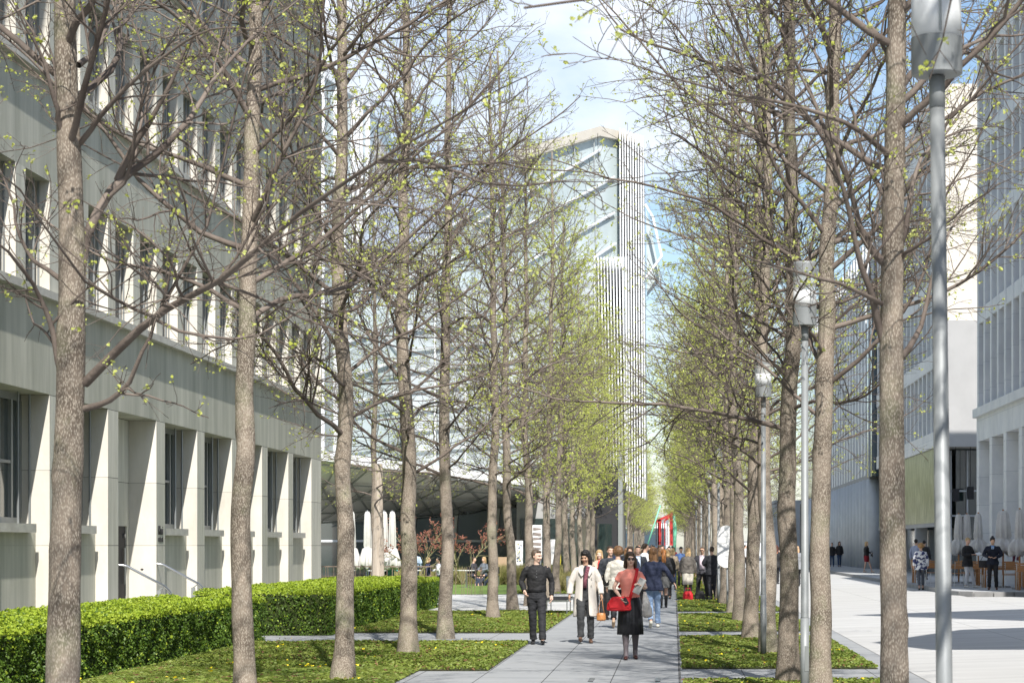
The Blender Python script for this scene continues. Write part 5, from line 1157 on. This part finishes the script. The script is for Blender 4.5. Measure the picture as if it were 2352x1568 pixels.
p,_,_ = person('man in a dark suit leaning by the trunk with his back to the camera', 1.26, 75.3, 1.76, 200, 'm', vox=.015, hair=('short',HB), top=('jacket', cm((.022,.024,.03)), .82), bottom=('trousers', cm((.022,.024,.03))), shoes=('shoe',BLKS), legs={'a':(-.14,0,0),'b':(.02,-.02,0)}, arms={'a':((-.30,-.03,1.18),(-.14,-.2,1.12)),'b':((.30,-.03,1.18),(.14,-.2,1.14))})
for nm,lb,x,c_ in (('shoulder_bag','red bag on the ground behind the woman in the cream skirt',.46,RED),('shoulder_bag','black bag on the ground behind the man in sunglasses',.86,BLK)):
    t = thing(nm, lb, 'bag', (x,74.3 if c_==RED else 74.8,.0), 0); b = B(); b.loft([(0,0,0,.17,.08),(0,0,.2,.17,.09),(0,0,.30,.11,.04)],20); o = b.build('body', c_, t, True); remesh(o,.015,1,.012,10)
    b = B(); b.tube([(-.08,0,.29),(-.06,0,.40),(.06,0,.40),(.08,0,.29)],.009,6); b.build('handle', c_, t, True)
p,_,_ = person('man in a blue sweater looking down at his phone, left of the blonde woman', P(1564,1300,97).x, 97, 1.74, 10, 'm', vox=.018, hair=('short',HD), top=('shirt', cm((.07,.13,.30)), .97), bottom=('trousers', BLK), shoes=('shoe',BLKS), nod=25, arms={'a':((-.27,-.02,1.15),(-.08,-.25,1.15)),'b':((.27,-.02,1.15),(.08,-.25,1.15))}, skin=SK3)
# crowd further up the walk: a few shapes copied in other clothes
def recolor(root, mp_):
    for c in root.children:
        k = c.name.split('.')[0]
        if k in mp_:
            c.material_slots[0].link = 'OBJECT'; c.material_slots[0].material = mp_[k]
cp = []
for i,(sx,kw) in enumerate((('m',dict(hair=('short',HB),top=('jacket',BLK,.86),bottom=('trousers',BLK))),('f',dict(hair=('long',HC),top=('coat',BLK,.62),bottom=('trousers',BLK))),('m',dict(hair=('short',HD),top=('shirt',cm((.7,.72,.78)),.97),bottom=('trousers',BLK))),('f',dict(hair=('bob',HBL),top=('jacket',cm((.5,.4,.3)),.88),bottom=('jeans',cm((.05,.08,.16))))))):
    q,_,_ = person(['man in a black jacket in the middle of the far crowd','woman in a long dark coat at the left of the far crowd','man in a white shirt in the far crowd under the red frame','blonde woman in a light jacket on the right of the far crowd'][i], [-.9,-1.9,-.55,-.05][i], [98,90,104,92][i], [1.8,1.68,1.8,1.66][i], [0,180,10,170][i], sx, vox=.022, shoes=('shoe',BLKS), legs={'a':(-.08,-.16,0),'b':(.08,.16,0)}, group='people in the far crowd', **kw)
    cp.append(q)
CW = [('navy',(.02,.03,.08)),('black',(.015,.015,.017)),('beige',(.45,.36,.26)),('white',(.72,.72,.72)),('grey',(.15,.16,.17)),('dark red',(.25,.03,.04)),('pale blue',(.4,.5,.65)),('brown',(.12,.07,.04)),('olive',(.10,.11,.05))]
rc = random.Random(21); used_ = set()
for i in range(34):
    k = rc.randrange(4); Yc = 84+i*3.1+rc.uniform(0,2); xc = rc.uniform(-2.3,.0) if i % 3 else rc.uniform(-.9,.0)
    cn,cc = CW[(i*4+k) % 9]; m_ = cm(cc)
    lb = f"{['man','woman','man','woman'][k]} in a {cn} {['jacket','coat','shirt','jacket'][k]}, {['nearest part','near part','middle','far part','farthest part'][min(4,int((Yc-84)/22))]} of the crowd on the walk"
    if lb in used_: lb += ', ' + ['left side','centre','right side'][min(2,int((xc+2.3)/.8))]
    if lb in used_: lb += ' behind another'
    used_.add(lb)
    q = dup(cp[k], (xc,Yc,0), R(rc.choice((0,8,180,172,190,-12,90))), lb, cp[k].scale[0]*rc.uniform(.96,1.03), 'people in the far crowd')
    recolor(q, {'jacket':m_,'coat':m_,'shirt':m_})
# right side people
def gz(x): return .004+(x-3.36)/5.79*.196 if x < 9.15 else .33
def at(px,Y): return (px-1548)*Y/F
p,_,_ = person('woman in a white and navy floral jacket walking away on the bright road', at(2115,81.6), 81.6, 1.68, 178, z=gz(8.9), vox=.013, hair=('curly',hairm((.38,.22,.09))), top=('jacket', mat('floral_cloth',(.04,.05,.14),.8,(.80,.80,.82),9,detail=3,lo=.47,hi=.52), .76), bottom=('cropped', cm((.10,.11,.13))), shoes=('shoe',BLKS), build_=1.08, legs={'a':(-.08,-.08,0),'b':(.06,.1,0)})
p,_,_ = person('short haired woman in a long black jacket and white jeans reading papers on the terrace', at(2222,78.8), 78.8, 1.74, 38, z=.33, vox=.013, hair=('short',HBL), top=('jacket', BLK, .74), bottom=('jeans', cm((.62,.62,.64))), shoes=('shoe', cm((.6,.58,.55))), legs={'a':(-.08,0,0),'b':(.30,-.05,0)}, nod=22, arms={'a':((-.24,-.04,1.15),(-.05,-.27,1.16)),'b':((.26,-.06,1.15),(.10,-.29,1.18))})
q = item('papers', 'white papers in the hands of the fair haired woman', 'papers', p, (.12,-.36,1.22)); b = B(); b.box(-.11,.11,-.15,.0,-.002,.002); b.box(-.10,.12,-.14,.01,.003,.006); o = b.build('sheet', M['white'], q); o.rotation_euler = (R(30),R(-12),0)
p,_,_ = person('man with hair bun, dark sweater and light blue bow tie on the terrace', at(2280,75), 75, 1.74, -8, 'm', z=.33, vox=.013, hair=('bun',HD), top=('jacket', cm((.012,.016,.03)), .84), bottom=('trousers', BLK), shoes=('shoe', cm((.10,.025,.015),.3)), nod=14, yaw=20, legs={'a':(-.12,0,0),'b':(.13,.02,0)}, arms={'a':((-.30,-.03,1.16),(-.12,-.25,1.10)),'b':((.30,-.03,1.16),(.10,-.25,1.08))}, skin=SK3)
strip('shirt_front', [(0,-.12,1.48),(0,-.150,1.42),(0,-.165,1.36)], .09, cm((.35,.5,.75)), p, .016); b = B(); b.prism([(-.06,-.15,1.475),(-.06,-.15,1.435),(0,-.16,1.45),(.06,-.15,1.435),(.06,-.15,1.475),(0,-.16,1.462)],(0,-.02,0)); b.build('bow_tie', cm((.12,.3,.6)), p)
q = item('messenger_bag', 'black bag hanging at the hip of the man with the bow tie', 'bag', p, (-.30,.02,.90)); b = B(); b.loft([(0,0,-.16,.16,.05),(0,0,.08,.17,.06)],16); o = b.build('body', BLK, q, True); remesh(o,.012,1)
b = B(); b.tube([(-.1,0,.07),(.05,-.06,.35),(.30,-.20,.50)],.010,6); b.build('strap', BLK, q)
p,_,_ = person('blonde woman in a black jacket and dark red skirt on the phone at the kerb', at(1990,124), 124, 1.68, 60, z=.33, vox=.018, hair=('bob',HBL), top=('jacket', BLK, .92), bottom=('skirt', cm((.22,.01,.02)), .60, .15), shoes=('heel', cm((.6,.45,.35))), legs={'a':(-.10,.10,0),'b':(.10,-.30,0)}, arms={'a':((-.24,-.06,1.2),(-.12,-.12,1.52)),'b':((.26,0,1.15),(.2,-.2,1.1))})
q = item('handbag', 'black and white handbag at the waist of the woman in the dark red skirt', 'bag', p, (.2,-.25,1.0)); b = B(); b.loft([(0,0,-.12,.13,.05),(0,0,.10,.12,.05)],14); b.build('body', mat('bag_print',(.02,.02,.02),.6,(.75,.75,.75),14,lo=.5,hi=.54), q)
b = B(); b.tube([(-.1,0,.1),(0,0,.25),(.1,0,.1)],.008,6); b.build('handle', BLK, q)
for lb,px,fc,hm,k_ in (('woman in black jacket and jeans by the ribbed wall, right of the pair',1928,10,HB,1),('person in black jacket and jeans by the ribbed wall, left of the pair',1911,-8,HG,0)):
    person(lb, at(px,156), 156, 1.74 if k_ else 1.66, fc, z=.33, vox=.02, hair=('long' if k_ else 'short',hm), top=('jacket',BLK,.82), bottom=('jeans',cm((.04,.07,.14))), shoes=('shoe',BLKS), legs={'a':(-.1,-.14,0),'b':(.1,.14,0)})
p,_,_ = person('woman with wavy dark red hair in a black coat seen between two right row trunks', at(1782,103), 103, 1.76, 165, z=gz(4.6), vox=.016, hair=('wavy',hairm((.10,.04,.03))), top=('coat', BLK, .74), bottom=('trousers', BLK), shoes=('boot',BLKS))
strip('bag_strap', [(-.12,.12,1.44),(0,.175,1.3),(.14,.16,1.1)], .02, cm((.7,.25,.12)), p, .01, nrm=[(0,1,0)]*3)
person('person in a blue denim jacket half hidden behind the greenish grey trunk', at(1790.5,104.6), 104.6, 1.70, 170, 'm', z=gz(4.8), vox=.018, hair=('short',HB), top=('jacket', cm((.12,.22,.50)), .8), bottom=('trousers', cm((.10,.15,.3))), shoes=('shoe',BLKS))
p,_,_ = person('person in a grey coat with a beige rucksack just left of the second lamp pole', at(1831,96), 96, 1.70, 180, z=gz(5.2), vox=.016, hair=('long',hairm((.45,.30,.18))), top=('coat', cm((.25,.26,.28)), .74), bottom=('trousers', BLK), shoes=('boot',BLKS))
person('person in a white top and black trousers on the far road', at(1711,160), 160, 1.78, 90, z=gz(5), vox=.022, hair=('short',HD), top=('shirt', cm((.75,.76,.8)), .93), bottom=('trousers', BLK), shoes=('shoe',BLKS), legs={'a':(-.1,-.2,0),'b':(.1,.24,0)})
person('person in an orange jacket striding on the far road', at(1724,165), 165, 1.78, -90, 'm', z=gz(5.6), vox=.022, hair=('short',HD), top=('jacket', cm((.85,.35,.03)), .86), bottom=('trousers', BLK), shoes=('shoe',BLKS), legs={'a':(-.1,-.28,0),'b':(.1,.28,0)})
person('small figure in white and jeans in front of the far white wall', at(1718,240), 240, 1.7, 180, z=gz(7.8), vox=.025, hair=('short',HBL), top=('shirt', cm((.75,.75,.75)), .95), bottom=('jeans', cm((.15,.25,.45))), shoes=('shoe',BLKS))
person('man in a pale shirt in the shade left of the floral jacket woman', at(2104,96), 96, 1.74, 150, 'm', z=.33, vox=.018, hair=('short',HD), top=('shirt', cm((.35,.38,.5)), .95), bottom=('trousers', BLK), shoes=('shoe',BLKS), skin=SK3)
person('dark dressed man right behind the floral jacket woman', at(2123,98), 98, 1.70, 150, 'm', z=.33, vox=.018, hair=('short',HD), top=('jacket', BLK, .86), bottom=('trousers', BLK), shoes=('shoe',BLKS), skin=SK3)
person('waiter in a maroon vest behind the umbrella at the right edge', at(2345,82), 82, 1.72, -30, 'm', z=.33, vox=.016, hair=('short',HB), top=('shirt', cm((.12,.03,.045)), .95), bottom=('trousers', cm((.5,.5,.5))), shoes=('shoe',BLKS))
# left terrace guests
GT = 'guests on the left restaurant terrace'
person('man in a light blue shirt standing on the left terrace between trunks', at(955,100), 100, 1.58, 200, 'm', vox=.018, hair=('short',HD), top=('shirt', cm((.50,.62,.80)), .95), bottom=('trousers', cm((.05,.07,.12))), shoes=('shoe',BLKS), group=GT)
SITL = {'a':(-.10,-.40,0),'b':(.10,-.40,0),'ka':(-.10,-.42,.50),'kb':(.10,-.42,.50)}
def sitter(lb, px, Yc, face, hm, c_, st='short', sx='m'):
    p,_,_ = person(lb, at(px,Yc), Yc, 1.7, face, sx, z=0, vox=.018, hair=(st,hm), top=('shirt',cm(c_),.95), bottom=None, shoes=None, legs={'a':(-.1,-.45,.0),'b':(.1,-.45,.0),'ka':(-.10,-.44,.55),'kb':(.10,-.44,.55)}, arms={'a':((-.26,-.06,1.2),(-.14,-.30,1.14)),'b':((.26,-.06,1.2),(.14,-.30,1.14))}, group=GT)
    b = B()
    for sg in (-1,1): b.tube([(sg*.09,.02,.92),(sg*.10,-.42,.56),(sg*.10,-.44,.10)],[.10,.075,.06],12,round_=True)
    b.build('trousers', cm((.03,.04,.07)), p, True); p.location.z = -.42
    c = thing('chair', 'chair under the '+lb.split(' on the')[0].split(' by the')[0], 'chair', (p.location.x,Yc,0), R(face), 'chairs of the left restaurant terrace')
    b = B(); b.box(-.22,.22,-.22,.22,.42,.45); b.build('seat', M['darkframe'], c); b = B(); b.box(-.22,.22,.20,.23,.55,.85); b.build('backrest', M['darkframe'], c)
    for x_ in (-.2,.2):
        for y_ in (-.2,.2): b = B(); b.box(x_-.012,x_+.012,y_-.012,y_+.012,0,.42); b.build('leg', M['steel'], c)
for a_ in (('dark haired woman in a green dress on the terrace left of the fourth trunk',898,98,60,HD,(.10,.28,.22),'long','f'),('blonde guest in a navy top on the terrace, left of the fifth trunk',983,99,100,HBL,(.05,.06,.12),'bob','f'),('guest in a white shirt on the terrace, bent forward next to the fifth trunk',1008,99,-80,HD,(.75,.76,.8),'short','m'),
    ('dark haired guest on the terrace, right of the fifth trunk',1088,101,70,HB,(.05,.05,.06),'short','m'),('woman with long fair hair in grey on the terrace near the timber counter',1112,101,-40,HBL,(.15,.17,.2),'long','f'),('guest in a pale blue shirt on the terrace, nearest the sixth trunk',1135,101,-90,HB,(.6,.68,.8),'short','m')): sitter(*a_)
bpy.data.scenes.remove(TS)
for o in bpy.data.objects:
    if o.get('label') and len(o['label'].replace("'",' ').replace('-',' ').split()) > 16: print('LONG', o.name, o['label'])
